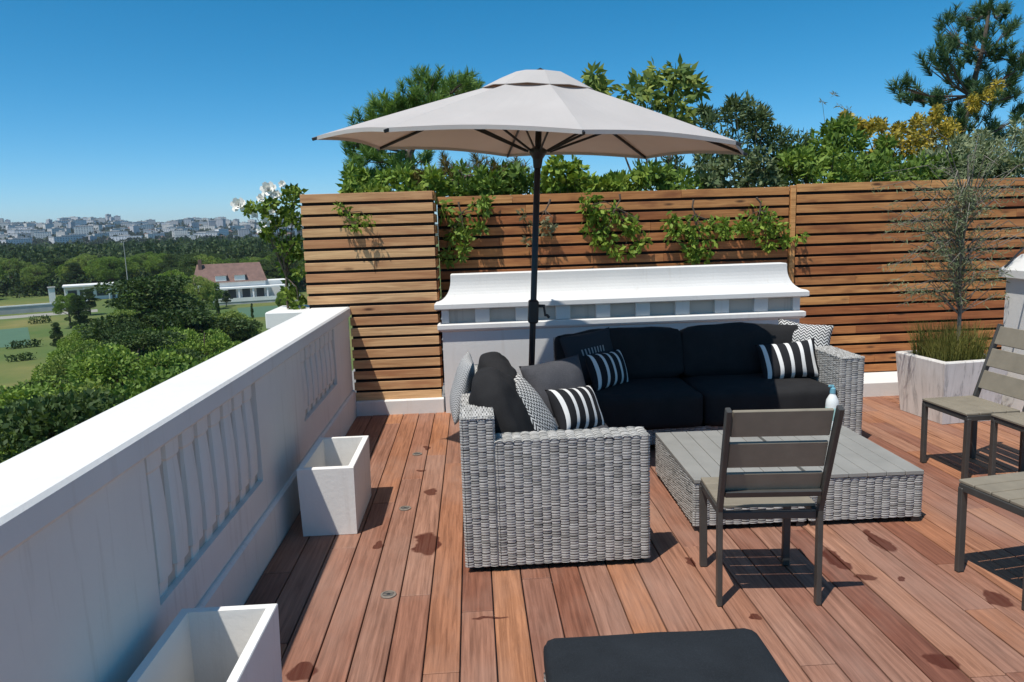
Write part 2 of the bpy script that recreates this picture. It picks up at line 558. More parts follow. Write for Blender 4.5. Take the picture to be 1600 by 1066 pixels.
STAINS = [(668, 850, .075, .16), (676, 768, .045, .075), (592, 852, .03, .055), (668, 700, .03, .06), (655, 735, .04, .03),
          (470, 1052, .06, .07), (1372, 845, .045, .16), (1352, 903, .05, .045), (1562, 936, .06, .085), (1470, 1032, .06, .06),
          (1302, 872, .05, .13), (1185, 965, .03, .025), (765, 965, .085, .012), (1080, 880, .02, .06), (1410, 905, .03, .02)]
make_materials()


# ------------------------------------------------------------------ shape helpers
def ring_loft(mb, x0, x1, y0, y1, levels, mi=0):
    """stack of rectangles: levels = [(outset, z)]; closes the top"""
    L = []
    for o, z in levels:
        L.append([(x0 - o, y0 - o, z), (x1 + o, y0 - o, z), (x1 + o, y1 + o, z), (x0 - o, y1 + o, z)])
    for a, b in zip(L, L[1:]):
        for k in range(4):
            k2 = (k + 1) % 4
            mb.poly([a[k], a[k2], b[k2], b[k]], mi)
    mb.poly(L[-1], mi)


def wicker_panel(mb, o, u, v, W, H, col=.0435, row=.0134, rng=random):
    """woven flat strands on the plane o + u*W + v*H; normal = u x v"""
    o, u, v = Vector(o), Vector(u).normalized(), Vector(v).normalized()
    n = u.cross(v)
    nc = max(2, round(W / col)); cw = W / nc
    nr = max(2, round(H / row)); rh = H / nr
    for i in range(nc):
        for j in range(-1, nr):
            par = (i % 2) * .5
            v0 = (j + par) * rh; v1 = v0 + rh * .80
            if par == 0 and j < 0: continue
            v0 = max(v0, 0); v1 = min(v1, H)
            if v1 - v0 < .003: continue
            jit = rng.uniform(-.0012, .0012); jd = rng.uniform(-.0012, .0015)
            V = []
            for t, b in ((-.07, -.004), (.18, .0025), (.5, .0048), (.82, .0025), (1.07, -.004)):
                uu = (i + t) * cw
                for s, d in ((0, -.002), (.5, 0), (1, -.002)):
                    V.append(o + u * uu + v * (v0 + (v1 - v0) * s + jit) + n * (b + d + jd))
            Fc = []
            for a in range(4):
                for s in range(2):
                    k = a * 3 + s
                    Fc.append((k, k + 3, k + 4, k + 1))
            mb.add(V, Fc, 0)


def wicker_box(mb, x0, x1, y0, y1, z0, z1, faces, rng=random):
    e = .007
    mb.box(x0 + e, x1 - e, y0 + e, y1 - e, z0 + e * .5, z1 - e, 1)
    W, D, H = x1 - x0, y1 - y0, z1 - z0
    if 'y' in faces: wicker_panel(mb, (x0, y0 + .004, z0), (1, 0, 0), (0, 0, 1), W, H, rng=rng)
    if 'Y' in faces: wicker_panel(mb, (x1, y1 - .004, z0), (-1, 0, 0), (0, 0, 1), W, H, rng=rng)
    if 'x' in faces: wicker_panel(mb, (x0 + .004, y1, z0), (0, -1, 0), (0, 0, 1), D, H, rng=rng)
    if 'X' in faces: wicker_panel(mb, (x1 - .004, y0, z0), (0, 1, 0), (0, 0, 1), D, H, rng=rng)
    if 'Z' in faces:
        if W > D: wicker_panel(mb, (x0, y0, z1 - .004), (1, 0, 0), (0, 1, 0), W, D, rng=rng)
        else: wicker_panel(mb, (x1, y0, z1 - .004), (0, 1, 0), (-1, 0, 0), D, W, rng=rng)


def soft_box(w, d, h, r=.05, crown=.02, wr=.006, seed=0, n=14):
    """rounded, slightly puffed cushion centred on x, y with its bottom at z=0; returns MB"""
    mb = MB()
    idx = {}
    V = []
    def vid(i, j, k):
        key = (i, j, k)
        if key not in idx:
            p = Vector((-1 + 2 * i / n, -1 + 2 * j / n, -1 + 2 * k / n))
            q = Vector((p.x * w / 2, p.y * d / 2, p.z * h / 2))
            inn = Vector((max(-w / 2 + r, min(w / 2 - r, q.x)), max(-d / 2 + r, min(d / 2 - r, q.y)), max(-h / 2 + min(r, h / 2.01), min(h / 2 - min(r, h / 2.01), q.z))))
            dv = q - inn
            q2 = inn + (dv.normalized() * min(r, max(dv.length, 1e-9)) if dv.length > 1e-9 else Vector())
            cr = (1 - p.x ** 2) * (1 - p.y ** 2)
            q2.z += p.z * crown * cr
            q2.x += (p.x * crown * .6) * (1 - p.z ** 2) * (1 - p.y ** 2)
            q2.y += (p.y * crown * .6) * (1 - p.z ** 2) * (1 - p.x ** 2)
            q2 += noise.noise_vector(q2 * 4.5 + Vector((seed * 3.1, 7, seed))) * wr + noise.noise_vector(q2 * 11 + Vector((seed, 3, 1))) * wr * .4
            q2.z += h / 2
            idx[key] = len(V); V.append(q2)
        return idx[key]
    Fc = []
    for a in range(n):
        for b in range(n):
            Fc.append((vid(a, b, n), vid(a + 1, b, n), vid(a + 1, b + 1, n), vid(a, b + 1, n)))
            Fc.append((vid(a, b, 0), vid(a, b + 1, 0), vid(a + 1, b + 1, 0), vid(a + 1, b, 0)))
            Fc.append((vid(a, 0, b), vid(a + 1, 0, b), vid(a + 1, 0, b + 1), vid(a, 0, b + 1)))
            Fc.append((vid(a, n, b), vid(a, n, b + 1), vid(a + 1, n, b + 1), vid(a + 1, n, b)))
            Fc.append((vid(0, a, b), vid(0, a, b + 1), vid(0, a + 1, b + 1), vid(0, a + 1, b)))
            Fc.append((vid(n, a, b), vid(n, a + 1, b), vid(n, a + 1, b + 1), vid(n, a, b + 1)))
    mb.add(V, Fc)
    return mb


def pillow_mb(w, h, t, seed=0, n=22, wr=.012):
    """scatter pillow in the local x-z plane (front = -y), bottom edge at z=0; returns MB, uvs"""
    mb = MB(); V = []; uv = []; idx = {}
    def vid(i, j, s):
        edge = i in (0, n) or j in (0, n)
        key = (i, j, 0 if edge else s)
        if key not in idx:
            u = -1 + 2 * i / n; v = -1 + 2 * j / n
            x = w / 2 * u * (1 - .07 * (1 - v * v)); z = h / 2 * v * (1 - .07 * (1 - u * u))
            th = t / 2 * max(0, (1 - abs(u) ** 2.6)) ** .62 * max(0, (1 - abs(v) ** 2.6)) ** .62
            p = Vector((x, s * th, z))
            nz = noise.noise_vector(Vector((x * 6, z * 6, seed * 5.3 + s)))
            p += Vector((nz.x * wr * .5, nz.y * wr, nz.z * wr * .5))
            p.z += h / 2
            idx[key] = len(V); V.append(p); uv.append((i / n, j / n))
        return idx[key]
    Fc = []
    for a in range(n):
        for b in range(n):
            Fc.append((vid(a, b, -1), vid(a + 1, b, -1), vid(a + 1, b + 1, -1), vid(a, b + 1, -1)))
            Fc.append((vid(a, b, 1), vid(a, b + 1, 1), vid(a + 1, b + 1, 1), vid(a + 1, b, 1)))
    mb.add(V, Fc)
    return mb, uv


RNG = np.random.default_rng(7)


def leaf_quads(P, size, aspect=.5, up=.3, rng=None, droop=0.0, N=None, jitter=.3):
    """folded-diamond leaves at points P (N,3); returns verts, quads"""
    rng = rng or RNG
    n = len(P)
    d = rng.normal(size=(n, 3))
    if N is not None: d = d * .8 + N * 1.0
    d[:, 2] += up - droop
    d /= np.linalg.norm(d, axis=1)[:, None] + 1e-9
    r = rng.normal(size=(n, 3)); r[:, 2] *= .5
    s = np.cross(d, r); s /= np.linalg.norm(s, axis=1)[:, None] + 1e-9
    nn = np.cross(s, d)
    sz = size * (1 + jitter * rng.uniform(-1, 1, size=n))[:, None]
    a = P - d * sz * .1
    tip = P + d * sz
    mid = P + d * sz * .45
    l = mid + s * sz * aspect * .5 + nn * sz * .06
    q = mid - s * sz * aspect * .5 + nn * sz * .06
    V = np.stack([a, l, tip, q], 1).reshape(-1, 3)
    Q = np.arange(n * 4).reshape(-1, 4)
    return V, Q


def ball(n, r, rng, shell=.55, flat=1.0):
    d = rng.normal(size=(n, 3)); d /= np.linalg.norm(d, axis=1)[:, None]
    k = (shell + (1 - shell) * rng.uniform(size=n)) ** .8
    p = d * (r * k)[:, None]
    p[:, 2] *= flat
    return p, d


def cat(parts):
    V, Q, o = [], [], 0
    for v, q in parts:
        V.append(v); Q.append(q + o); o += len(v)
    return np.concatenate(V), np.concatenate(Q)


def needle_tuft(ctr, dirv, L, n, rng, spread=.9, w=.05):
    """pine shoot: needles round a short axis"""
    ctr = np.array(ctr); dirv = np.array(dirv, float); dirv /= np.linalg.norm(dirv)
    t = rng.uniform(-.5, .6, size=n)[:, None] * L
    base = ctr + dirv * t
    d = rng.normal(size=(n, 3)); d -= (d @ dirv)[:, None] * dirv
    d /= np.linalg.norm(d, axis=1)[:, None] + 1e-9
    d = d * spread + dirv
    d /= np.linalg.norm(d, axis=1)[:, None]
    s = np.cross(d, rng.normal(size=(n, 3))); s /= np.linalg.norm(s, axis=1)[:, None] + 1e-9
    ln = (L * .75 * rng.uniform(.7, 1.1, size=n))[:, None]
    ww = L * w
    V = np.stack([base - s * ww * .5, base + s * ww * .5, base + d * ln + s * ww * .15, base + d * ln - s * ww * .15], 1).reshape(-1, 3)
    return V, np.arange(n * 4).reshape(-1, 4)


# ================================================================== CAMERA, SKY, SUN
cam_d = bpy.data.cameras.new('camera')
cam_d.sensor_width = 36; cam_d.lens = 36 * F / 1600
cam_d.clip_start = .05; cam_d.clip_end = 12000
cam = bpy.data.objects.new('camera', cam_d); C.objects.link(cam)
# camera axes in world coordinates
cx = Vector((RX.x, RY.x, RZ.x)); cy = -Vector((RX.y, RY.y, RZ.y)); cz = -Vector((RX.z, RY.z, RZ.z))
cam.matrix_world = Matrix(((cx.x, cy.x, cz.x, 0), (cx.y, cy.y, cz.y, 0), (cx.z, cy.z, cz.z, CH), (0, 0, 0, 1)))
bpy.context.scene.camera = cam

SUNV = Vector((-.31, -.33, 1)).normalized()
sl = bpy.data.lights.new('sun', 'SUN'); sl.energy = 5.0; sl.angle = rad(.53); sl.color = (1, .955, .88)
so = bpy.data.objects.new('sun', sl); C.objects.link(so)
so.rotation_euler = (-SUNV).to_track_quat('-Z', 'Y').to_euler(); so.location = (-5, -5, 15)
w = bpy.data.worlds.new('World'); bpy.context.scene.world = w; w.use_nodes = True
nt = w.node_tree
sky = nt.nodes.new('ShaderNodeTexSky'); sky.sky_type = 'NISHITA'; sky.sun_disc = False
sky.sun_elevation = math.asin(SUNV.z); sky.sun_rotation = math.atan2(SUNV.x, SUNV.y)
sky.altitude = 50; sky.air_density = .6; sky.dust_density = .5; sky.ozone_density = 4
bg = nt.nodes['Background']; bg.inputs['Strength'].default_value = .15
hs = nt.nodes.new('ShaderNodeHueSaturation'); hs.inputs['Hue'].default_value = .482; hs.inputs['Saturation'].default_value = 1.36
nt.links.new(sky.outputs[0], hs.inputs['Color']); nt.links.new(hs.outputs[0], bg.inputs['Color'])
sc = bpy.context.scene
sc.view_settings.view_transform = 'Standard'; sc.view_settings.look = 'None'
sc.view_settings.exposure = 0.0; sc.view_settings.gamma = 1.0
try:
    sc.cycles.max_bounces = 6; sc.cycles.transparent_max_bounces = 6; sc.cycles.volume_bounces = 0
    sc.cycles.use_denoising = True
except Exception: pass

GZ = -18.5       # park level

# ================================================================== DECK
rng = random.Random(3)
mb = MB()
X0, PITCH, BW = -1.085, .1405, .1345
i = 0
x = X0
while x < 6.4:
    ys = [-1.8]
    y = -1.8 + rng.uniform(.2, 2.2)
    while y < 6.6:
        ys.append(y); y += rng.choice([1.6, 2.1, 2.5, 3.0])
    ys.append(6.62)
    for a, b in zip(ys, ys[1:]):
        dz = rng.uniform(-.0012, .0012)
        mb.cbox(x, x + BW, a + .002, b - .002, -.022 + dz, dz, .0025)
    x += PITCH; i += 1
deck = tag(mb.build('deck', M['deck_wood']), kind='structure')
mb = MB(); mb.box(-1.5, 9, -3, 14, -.30, -.03)
tag(mb.build('roof_slab', M['roof_felt']), kind='structure')
mb = MB(); mb.box(-1.46, 9, -3, 14, GZ - 1, -.31)
b = thing('apartment_building', 'white apartment building carrying the roof terrace above the park', 'building')
mb.build('wall', M['white_plaster'], b)

for i, (px, py) in enumerate(((607, 930), (633, 795), (652, 710))):
    g = ray(px, py); g = Vector((0, 0, CH)) + g * (-CH / g.z)
    d = thing('deck_drain', ['small round drain cover in the deck nearest the tall near planter', 'small round drain cover in the deck beside the far white planter',
                             'small round drain cover in the deck beyond the far white planter'][i], 'drain cover', (g.x, g.y, .001), 0, 'round drain covers in the deck')
    m = MB(); m.lathe([(.036, 0), (.036, .004), (.031, .006), (.027, .006), (.026, .002), (.004, .002)], 20); m.build('ring', M['drain_metal'], d)
    m = MB()
    for k in range(2): m.bar((-.024, -.009 + k * .018, .004), (.024, -.009 + k * .018, .004), .006, .004)
    m.lathe([(.008, .002), (.008, .0055), (.002, .006)], 10); m.build('grate', M['dark_plastic'], d)

# ================================================================== LEFT PARAPET
par = thing('parapet_wall', 'long white parapet along the left edge of the deck with slotted panels', 'wall')
XB = -1.115; YE = 6.6
mb = MB()
mb.box(-1.42, XB - .03, -2.2, YE, -.30, .895)            # core
groups = [(2.455, 3.70, 9, .395, .915 - .02), (4.72, 5.86, 8, .44, .88)]
SL = .034
ycur = -2.2
slots = MB(); ribs = MB()
for (ya, yb, n, z0, z1) in groups:
    pitch = (yb - ya) / (n - 1)
    mb.box(XB - .03, XB, ycur, ya - SL / 2, -.02, .895)
    mb.box(XB - .03, XB, ya - SL / 2, yb + SL / 2, -.02, z0)
    if z1 < .89: mb.box(XB - .03, XB, ya - SL / 2, yb + SL / 2, z1, .895)
    for k in range(n - 1):
        a = ya + k * pitch + SL * .42; bq = ya + (k + 1) * pitch - SL * .42
        m = (a + bq) / 2; hw_ = (bq - a) / 2
        lev = [(z0, .60, .006), (z0 + .05, .62, .012), (z0 + .06, .92, .026), (z0 + .16, 1.0, .030), (z0 + (z1 - z0) * .6, .93, .027), (z1 - .085, .80, .020), (z1 - .075, .98, .027), (z1 - .02, 1.0, .029), (z1, .98, .028)]
        rows = []
        for zz, wf, dp in lev:
            rows.append([(XB - .031 + dp * max(0.0, math.sin(PI * j / 8)) ** .32 + .0005, m - hw_ * wf * math.cos(PI * j / 8), zz) for j in range(9)])
        for ra, rb_ in zip(rows, rows[1:]):
            for j in range(8): ribs.poly([ra[j], ra[j + 1], rb_[j + 1], rb_[j]])
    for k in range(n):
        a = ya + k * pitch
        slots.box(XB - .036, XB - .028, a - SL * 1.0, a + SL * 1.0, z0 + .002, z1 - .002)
    ycur = yb + SL / 2
mb.box(XB - .03, XB, ycur, YE, -.02, .895)
mb.build('wall_body', M['wall_plaster'], par)
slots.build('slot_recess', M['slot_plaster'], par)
ribs.build('blind_balustrade', M['wall_plaster'], par, smooth=True)
mb = MB(); mb.cbox(-1.445, -1.095, -2.2, YE + .02, .895, .985, .012)
mb.build('coping', M['white_plaster'], par)
mb = MB(); mb.cbox(XB - .01, -1.09, -2.2, YE - .01, -.02, .235, .012)
mb.build('plinth', M['wall_plaster'], par)
for ch in par.children:
    for vv in ch.data.vertices:
        dy = min(6.6 - vv.co.y, 5.4)
        vv.co.z += .0125 * dy * max(0, min(1, (vv.co.z - .42) / .5))
        if vv.co.x < -1.38: vv.co.x += .020 * dy
    ch.data.update()
mb = MB(); mb.cbox(-1.86, -1.33, 6.66, 7.25, .80, .955, .012); mb.box(-1.80, -1.38, 6.70, 7.2, -.3, .80)
tag(mb.build('wall_pier', M['white_plaster']), 'short white masonry pier under the climbing rose behind the parapet', 'pier')

# ================================================================== SLATTED SCREENS
rng = random.Random(11)


def slats(mb, x0, x1, y, z0, z1, pitch=.0985, gap=.026, th=.02, lens=(1.6, 2.2, 2.6)):
    z = z1
    while z - (pitch - gap) > z0 - .01:
        xa = x0
        cuts = []
        q = x0 + rng.uniform(.5, 2.2)
        while q < x1 - .4:
            cuts.append(q); q += rng.choice(lens)
        for c in cuts + [x1]:
            dy = rng.uniform(-.0015, .0015); dz = rng.uniform(-.0015, .0015)
            mb.cbox(xa, c - .002, y + dy, y + th + dy, z - (pitch - gap) + dz, z + dz, .002)
            xa = c
        z -= pitch


scr = thing('slatted_screen_box', 'pale cedar slatted box screen at the left end with open shadow gaps', 'screen')
mb = MB(); slats(mb, -1.463, -.318, 6.60, .985, 1.972, lens=(9,)); slats(mb, -1.10, -.318, 6.60, .125, 1.972 - 10 * .0985, lens=(9,)); mb.build('slat_panel', M['slat_pale'], scr)
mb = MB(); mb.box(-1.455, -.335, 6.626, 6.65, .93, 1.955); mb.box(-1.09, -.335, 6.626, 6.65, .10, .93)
mb.box(-.335, -.328, 6.626, 7.0, .10, 1.955); mb.build('backing', M['black_backing'], scr)  # added black sheets paint the box's dark interior behind its slats
mb = MB(); z = 1.972
while z > .2:
    mb.cbox(-.326, -.306, 6.622, 7.01, z - .0725, z, .002); z -= .0985
mb.build('side_slats', M['slat_red'], scr)
mb = MB(); mb.cbox(-1.09, -.30, 6.545, 6.62, -.02, .128, .006)
tag(mb.build('white_kerb', M['white_plaster']), 'low white masonry kerb under the pale slatted box screen', 'kerb')

fen = thing('slatted_fence', 'long reddish cedar slatted fence along the back of the terrace', 'fence')
mb = MB(); slats(mb, -.30, 3.04, 7.0, .3, 1.935); mb.build('slat_panel', M['slat_red'], fen)
mb = MB(); slats(mb, 3.11, 6.6, 6.995, .05, 1.955); mb.build('slat_panel', M['slat_red'], fen)
mb = MB(); mb.cbox(3.05, 3.10, 6.985, 7.03, .1, 1.945, .003); mb.build('cover_strip', M['slat_red'], fen)
mb = MB(); mb.box(-.30, 6.6, 7.03, 7.05, .1, 1.90); mb.build('backing', M['black_backing'], fen)  # added black sheet, puts shade into the fence gaps
for xx in (.9, 2.0, 4.3, 5.4):
    mb = MB(); mb.box(xx, xx + .07, 7.05, 7.12, -.03, 1.88); mb.build('post', M['bark'], fen)
mb = MB(); mb.cbox(2.99, 6.4, 6.43, 6.60, -.02, .13, .006); mb.box(2.99, 6.4, 6.60, 7.05, -.02, .10)
tag(mb.build('white_kerb', M['white_plaster']), 'low white masonry kerb at the foot of the long fence on the right', 'kerb')

# ================================================================== MOULDED PLASTER WALL
pw = thing('moulded_wall', 'white moulded parapet section with dentil frieze in front of the fence', 'wall')
px0, px1, py0, py1 = -.285, 2.955, 6.52, 6.85
mb = MB()
ring_loft(mb, px0, px1, py0, py1, [(0, -.02), (0, .735), (.012, .745), (.03, .75), (.04, .765), (.04, .80), (.028, .808), (-.01, .812)])
mb.build('wall_body', M['white_plaster'], pw)
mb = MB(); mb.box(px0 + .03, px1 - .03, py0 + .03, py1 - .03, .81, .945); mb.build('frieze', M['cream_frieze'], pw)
mb = MB()
nd = 9; step = (px1 - px0) / nd
for k in range(nd + 1):
    a = max(px0, px0 + k * step - .065); bq = min(px1, px0 + k * step + .065)
    mb.cbox(a, bq, py0 - .004, py0 + .05, .813, .942, .004)
for k in range(2):
    for s in (0, 1):
        xx = px0 - .004 if s == 0 else px1 - .046
        mb.cbox(xx, xx + .05, py0 + .09 + k * .14, py0 + .16 + k * .14, .813, .942, .004)
mb.build('dentil', M['white_plaster'], pw)
mb = MB()
lv = [(-.01, .938), (.05, .94), (.058, .948), (.058, .985), (.05, .993)]
for k in range(11):
    a = k / 10 * PI / 2
    lv.append((.035 - .125 * math.sin(a) ** 1.0 * 1.0 if False else .04 - .13 * (1 - math.cos(a)) ** 0 * math.sin(a), 1.0 + .20 * (1 - math.cos(a))))
lv += [(-.09, 1.232), (-.098, 1.238)]
ring_loft(mb, px0, px1, py0, py1, lv)
mb.build('cap_moulding', M['white_plaster'], pw)

# right end pier
pr = thing('end_pier', 'white masonry pier with sloped cap at the right edge behind the chairs', 'pier')
mb = MB(); ring_loft(mb, 4.30, 5.3, 5.42, 5.74, [(0, -.02), (0, 1.12)]); mb.build('wall_body', M['white_plaster'], pr)
mb = MB(); ring_loft(mb, 4.30, 5.3, 5.42, 5.74, [(-.01, 1.115), (.04, 1.12), (.04, 1.18), (-.06, 1.30), (-.15, 1.33)]); mb.build('cap_moulding', M['white_plaster'], pr)
mb = MB(); mb.tube([at(1570, 418, 5.36), at(1585, 402, 5.36), at(1605, 382, 5.38), at(1640, 350, 5.4)], .008, 6)
tag(mb.build('black_cable', M['dark_plastic']), 'thin black cable rising beside the right end pier', 'cable')

# ================================================================== PLANTERS
def planter(loc, w, d, h, label, soil_h=.1):
    t = thing('planter_box', label, 'planter', loc, 0, 'white rectangular planters along the parapet')
    th = .032
    mb = MB()
    o = [(-w / 2, -d / 2), (w / 2, -d / 2), (w / 2, d / 2), (-w / 2, d / 2)]
    ii = [(-w / 2 + th, -d / 2 + th), (w / 2 - th, -d / 2 + th), (w / 2 - th, d / 2 - th), (-w / 2 + th, d / 2 - th)]
    tp = .96; c = .004
    for k in range(4):
        k2 = (k + 1) % 4
        A, B, a, bb = o[k], o[k2], ii[k], ii[k2]
        mb.poly([(A[0] * tp, A[1] * tp, 0), (B[0] * tp, B[1] * tp, 0), (B[0], B[1], h - c), (A[0], A[1], h - c)])
        mb.poly([(A[0], A[1], h - c), (B[0], B[1], h - c), (B[0] * .985, B[1] * .99, h), (A[0] * .985, A[1] * .99, h)])
        mb.poly([(A[0] * .985, A[1] * .99, h), (B[0] * .985, B[1] * .99, h), (bb[0], bb[1], h), (a[0], a[1], h)])
        mb.poly([(a[0], a[1], h), (bb[0], bb[1], h), (bb[0], bb[1], .02), (a[0], a[1], .02)])
    mb.poly([(q[0] * tp, q[1] * tp, 0) for q in reversed(o)])
    mb.build('shell', M['planter_white'], t)
    mb = MB(); n = 8
    V = [(ii[0][0] + (ii[1][0] - ii[0][0]) * i / n, ii[0][1] + (ii[2][1] - ii[0][1]) * j / n, soil_h + .03 * noise.noise(Vector((i * .6, j * .6, loc[1])))) for j in range(n + 1) for i in range(n + 1)]
    mb.add(V, [(j * (n + 1) + i, j * (n + 1) + i + 1, (j + 1) * (n + 1) + i + 1, (j + 1) * (n + 1) + i) for j in range(n) for i in range(n)])
    mb.build('soil', M['soil'], t, smooth=True)
    return t


planter((-.835, 4.20, .002), .305, .62, .385, 'empty white rectangular planter standing alone halfway along the parapet')
planter((-.875, 2.09, .002), .325, .66, .39, 'empty white rectangular planter nearest the camera, cut by the bottom edge')

# ================================================================== WICKER SOFAS
rngw = random.Random(5)


def wick(name, parent, *boxes):
    mb = MB()
    for bx in boxes: wicker_box(mb, *bx, rng=rngw)
    return mb.build(name, [M['wicker'], M['wicker_core']], parent, smooth=True)


def cushion(name, parent, mat, w, d, h, loc, rot=(0, 0, 0), **kw):
    o = soft_box(w, d, h, **kw).build(name, mat, parent, smooth=True)
    o.location = loc; o.rotation_euler = rot
    return o


# near loveseat: x -.087.. .80, y 3.35..4.70 ; back on the left (-x)
s1 = thing('wicker_loveseat', 'grey wicker loveseat seen from its woven end with black cushions', 'sofa', (0, 0, 0))
wick('armrest', s1, (.075, .81, 3.355, 3.50, .03, .655, 'yYXZx'))
wick('backrest', s1, (-.085, .075, 3.355, 4.70, .03, .775, 'xyYZX'))
wick('seat_base', s1, (.08, .78, 3.502, 4.70, .06, .29, 'XY'))
for (xx, yy) in ((-.05, 3.40), (.74, 3.40), (-.05, 4.62), (.74, 4.62)):
    mb = MB(); mb.box(xx, xx + .05, yy, yy + .05, 0, .035); mb.build('foot', M['dark_plastic'], s1)
cushion('seat_cushion', s1, M['grey_fabric'], .71, 1.20, .16, (.435, 4.105, .29), r=.055, crown=.02, seed=2)
cushion('back_cushion', s1, M['black_fabric'], .56, .20, .46, (.215, 3.80, .43), (rad(-20), rad(4), rad(86)), r=.075, crown=.05, wr=.022, seed=4)
cushion('back_cushion', s1, M['black_fabric'], .54, .20, .44, (.22, 4.36, .42), (rad(-16), rad(-5), rad(93)), r=.075, crown=.05, wr=.022, seed=9)

# back sofa: x .66..2.78, y 5.05..5.95
s2 = thing('wicker_sofa', 'long grey wicker sofa with deep black cushions half in umbrella shade', 'sofa', (0, 0, 0))
wick('armrest', s2, (2.60, 2.775, 5.05, 5.95, .03, .65, 'xXyZY'))
wick('backrest', s2, (.64, 2.60, 5.80, 5.95, .03, .74, 'xyYZ'))
wick('seat_base', s2, (.642, 2.598, 5.09, 5.798, .06, .18, 'xy'))
for xx in (.66, 2.70):
    for yy in (5.10, 5.87):
        mb = MB(); mb.box(xx, xx + .05, yy, yy + .05, 0, .065); mb.build('foot', M['dark_plastic'], s2)
for k in range(2):
    cushion('seat_cushion', s2, M['black_fabric'], .975, .78, .26, (1.13 + k * .98, 5.43, .175), r=.05, crown=.012, seed=20 + k)
for k, xx in enumerate((1.135, 2.115)):
    cushion('back_cushion', s2, M['black_fabric'], .985, .20, .385, (xx, 5.66, .42), (rad(-13), rad(-1.5 + 3 * k), 0), r=.05, crown=.03, wr=.018, seed=30 + k)


# scatter pillows ------------------------------------------------
def pillow(mat, w, h, t, loc, rot, label, seed, group=None):
    mb, uv = pillow_mb(w, h, t, seed)
    o = mb.build('throw_pillow', M[mat], None, smooth=True, uvs=uv)
    o.location = loc; o.rotation_euler = rot
    return tag(o, label, 'pillow', group)


P = pillow
P('zigzag_fabric', .48, .46, .15, (.40, 3.86, .425), (rad(-32), 0, rad(72)), 'black and white zigzag pillow leaning on the loveseat cushion', 1)
P('stripe_fabric', .42, .28, .15, (.62, 4.16, .45), (rad(-30), rad(6), rad(42)), 'black lumbar pillow with white stripes on the sunny loveseat', 2, 'striped lumbar pillows')
P('stripe_fabric', .44, .28, .14, (1.02, 5.36, .43), (rad(-22), rad(2), rad(42)), 'striped lumbar pillow in the umbrella shade at the left end of the long sofa', 3, 'striped lumbar pillows')
P('stripe_fabric', .46, .30, .15, (2.40, 5.38, .43), (rad(-25), rad(-5), rad(-3)), 'black and white striped lumbar pillow in sun at the right end of the long sofa', 4, 'striped lumbar pillows')
P('zigzag_fabric', .42, .42, .15, (2.53, 5.58, .43), (rad(-20), rad(6), rad(-26)), 'black and white zigzag square pillow in the right corner of the long sofa', 5)
P('grey_fabric', .44, .40, .17, (.56, 4.50, .43), (rad(-24), rad(-4), rad(24)), 'plain dark grey pillow at the far end of the loveseat', 6)
P('motif_fabric', .44, .42, .16, (.93, 5.50, .43), (rad(-20), rad(-6), rad(18)), 'charcoal pillow with a small pale woven band in the left corner of the long sofa', 7)
P('pale_weave_fabric', .42, .36, .11, (-.13, 4.05, .60), (rad(-16), 0, rad(-88)), 'pale grey woven pillow hung over the outside of the loveseat back', 8)

# ================================================================== COFFEE TABLES
rngw = random.Random(8)


def coffee_table(label, loc, rot, w=.612, d=.90):
    t = thing('coffee_table', label, 'table', loc, rot, 'wicker coffee tables side by side')
    h = .285
    mb = MB(); wicker_box(mb, -w / 2, w / 2, -d / 2, d / 2, .03, h - .018, 'xXyY', rng=rngw)
    mb.build('wicker_base', [M['wicker'], M['wicker_core']], t, smooth=True)
    mb = MB(); n = 6; pw_ = w / n
    for k in range(n):
        a = -w / 2 + k * pw_
        mb.cbox(a + .001, a + pw_ - .0025, -d / 2 - .004, d / 2 + .004, h - .016, h + .006, .002)
    mb.build('tabletop', M['table_slat'], t)
    for sx in (-1, 1):
        for sy in (-1, 1):
            mb = MB(); mb.box(sx * (w / 2 - .03) - .022, sx * (w / 2 - .03) + .022, sy * (d / 2 - .03) - .022, sy * (d / 2 - .03) + .022, 0, .032)
            mb.build('foot', M['dark_plastic'], t)


coffee_table('grey wicker coffee table directly behind the lone chair, left of the pair', (1.445, 4.145, 0), rad(-1.2))
coffee_table('grey wicker coffee table on the open deck side, right of the pair', (2.075, 4.13, 0), rad(-1.2))

bt = thing('spray_bottle', 'white bottle with blue cap standing on the far edge of the coffee table', 'bottle', (2.27, 4.50, .291)); bt.scale = (.86, .86, .95)
mb = MB(); mb.lathe([(.040, 0), (.046, .006), (.047, .05), (.047, .175), (.043, .205), (.026, .235), (.019, .245), (.019, .256)], 24); mb.build('body', M['bottle_white'], bt, smooth=True)
mb = MB(); mb.lathe([(.0472, .07), (.0476, .071), (.0476, .155), (.0472, .156)], 24); mb.build('paper_label', M['bottle_label'], bt, smooth=True)
mb = MB(); mb.lathe([(.021, .252), (.021, .285), (.012, .29), (.010, .305), (.004, .308)], 18); mb.bar((0, 0, .30), (-.035, -.006, .303), .014, .016); mb.build('cap', M['bottle_blue'], bt)

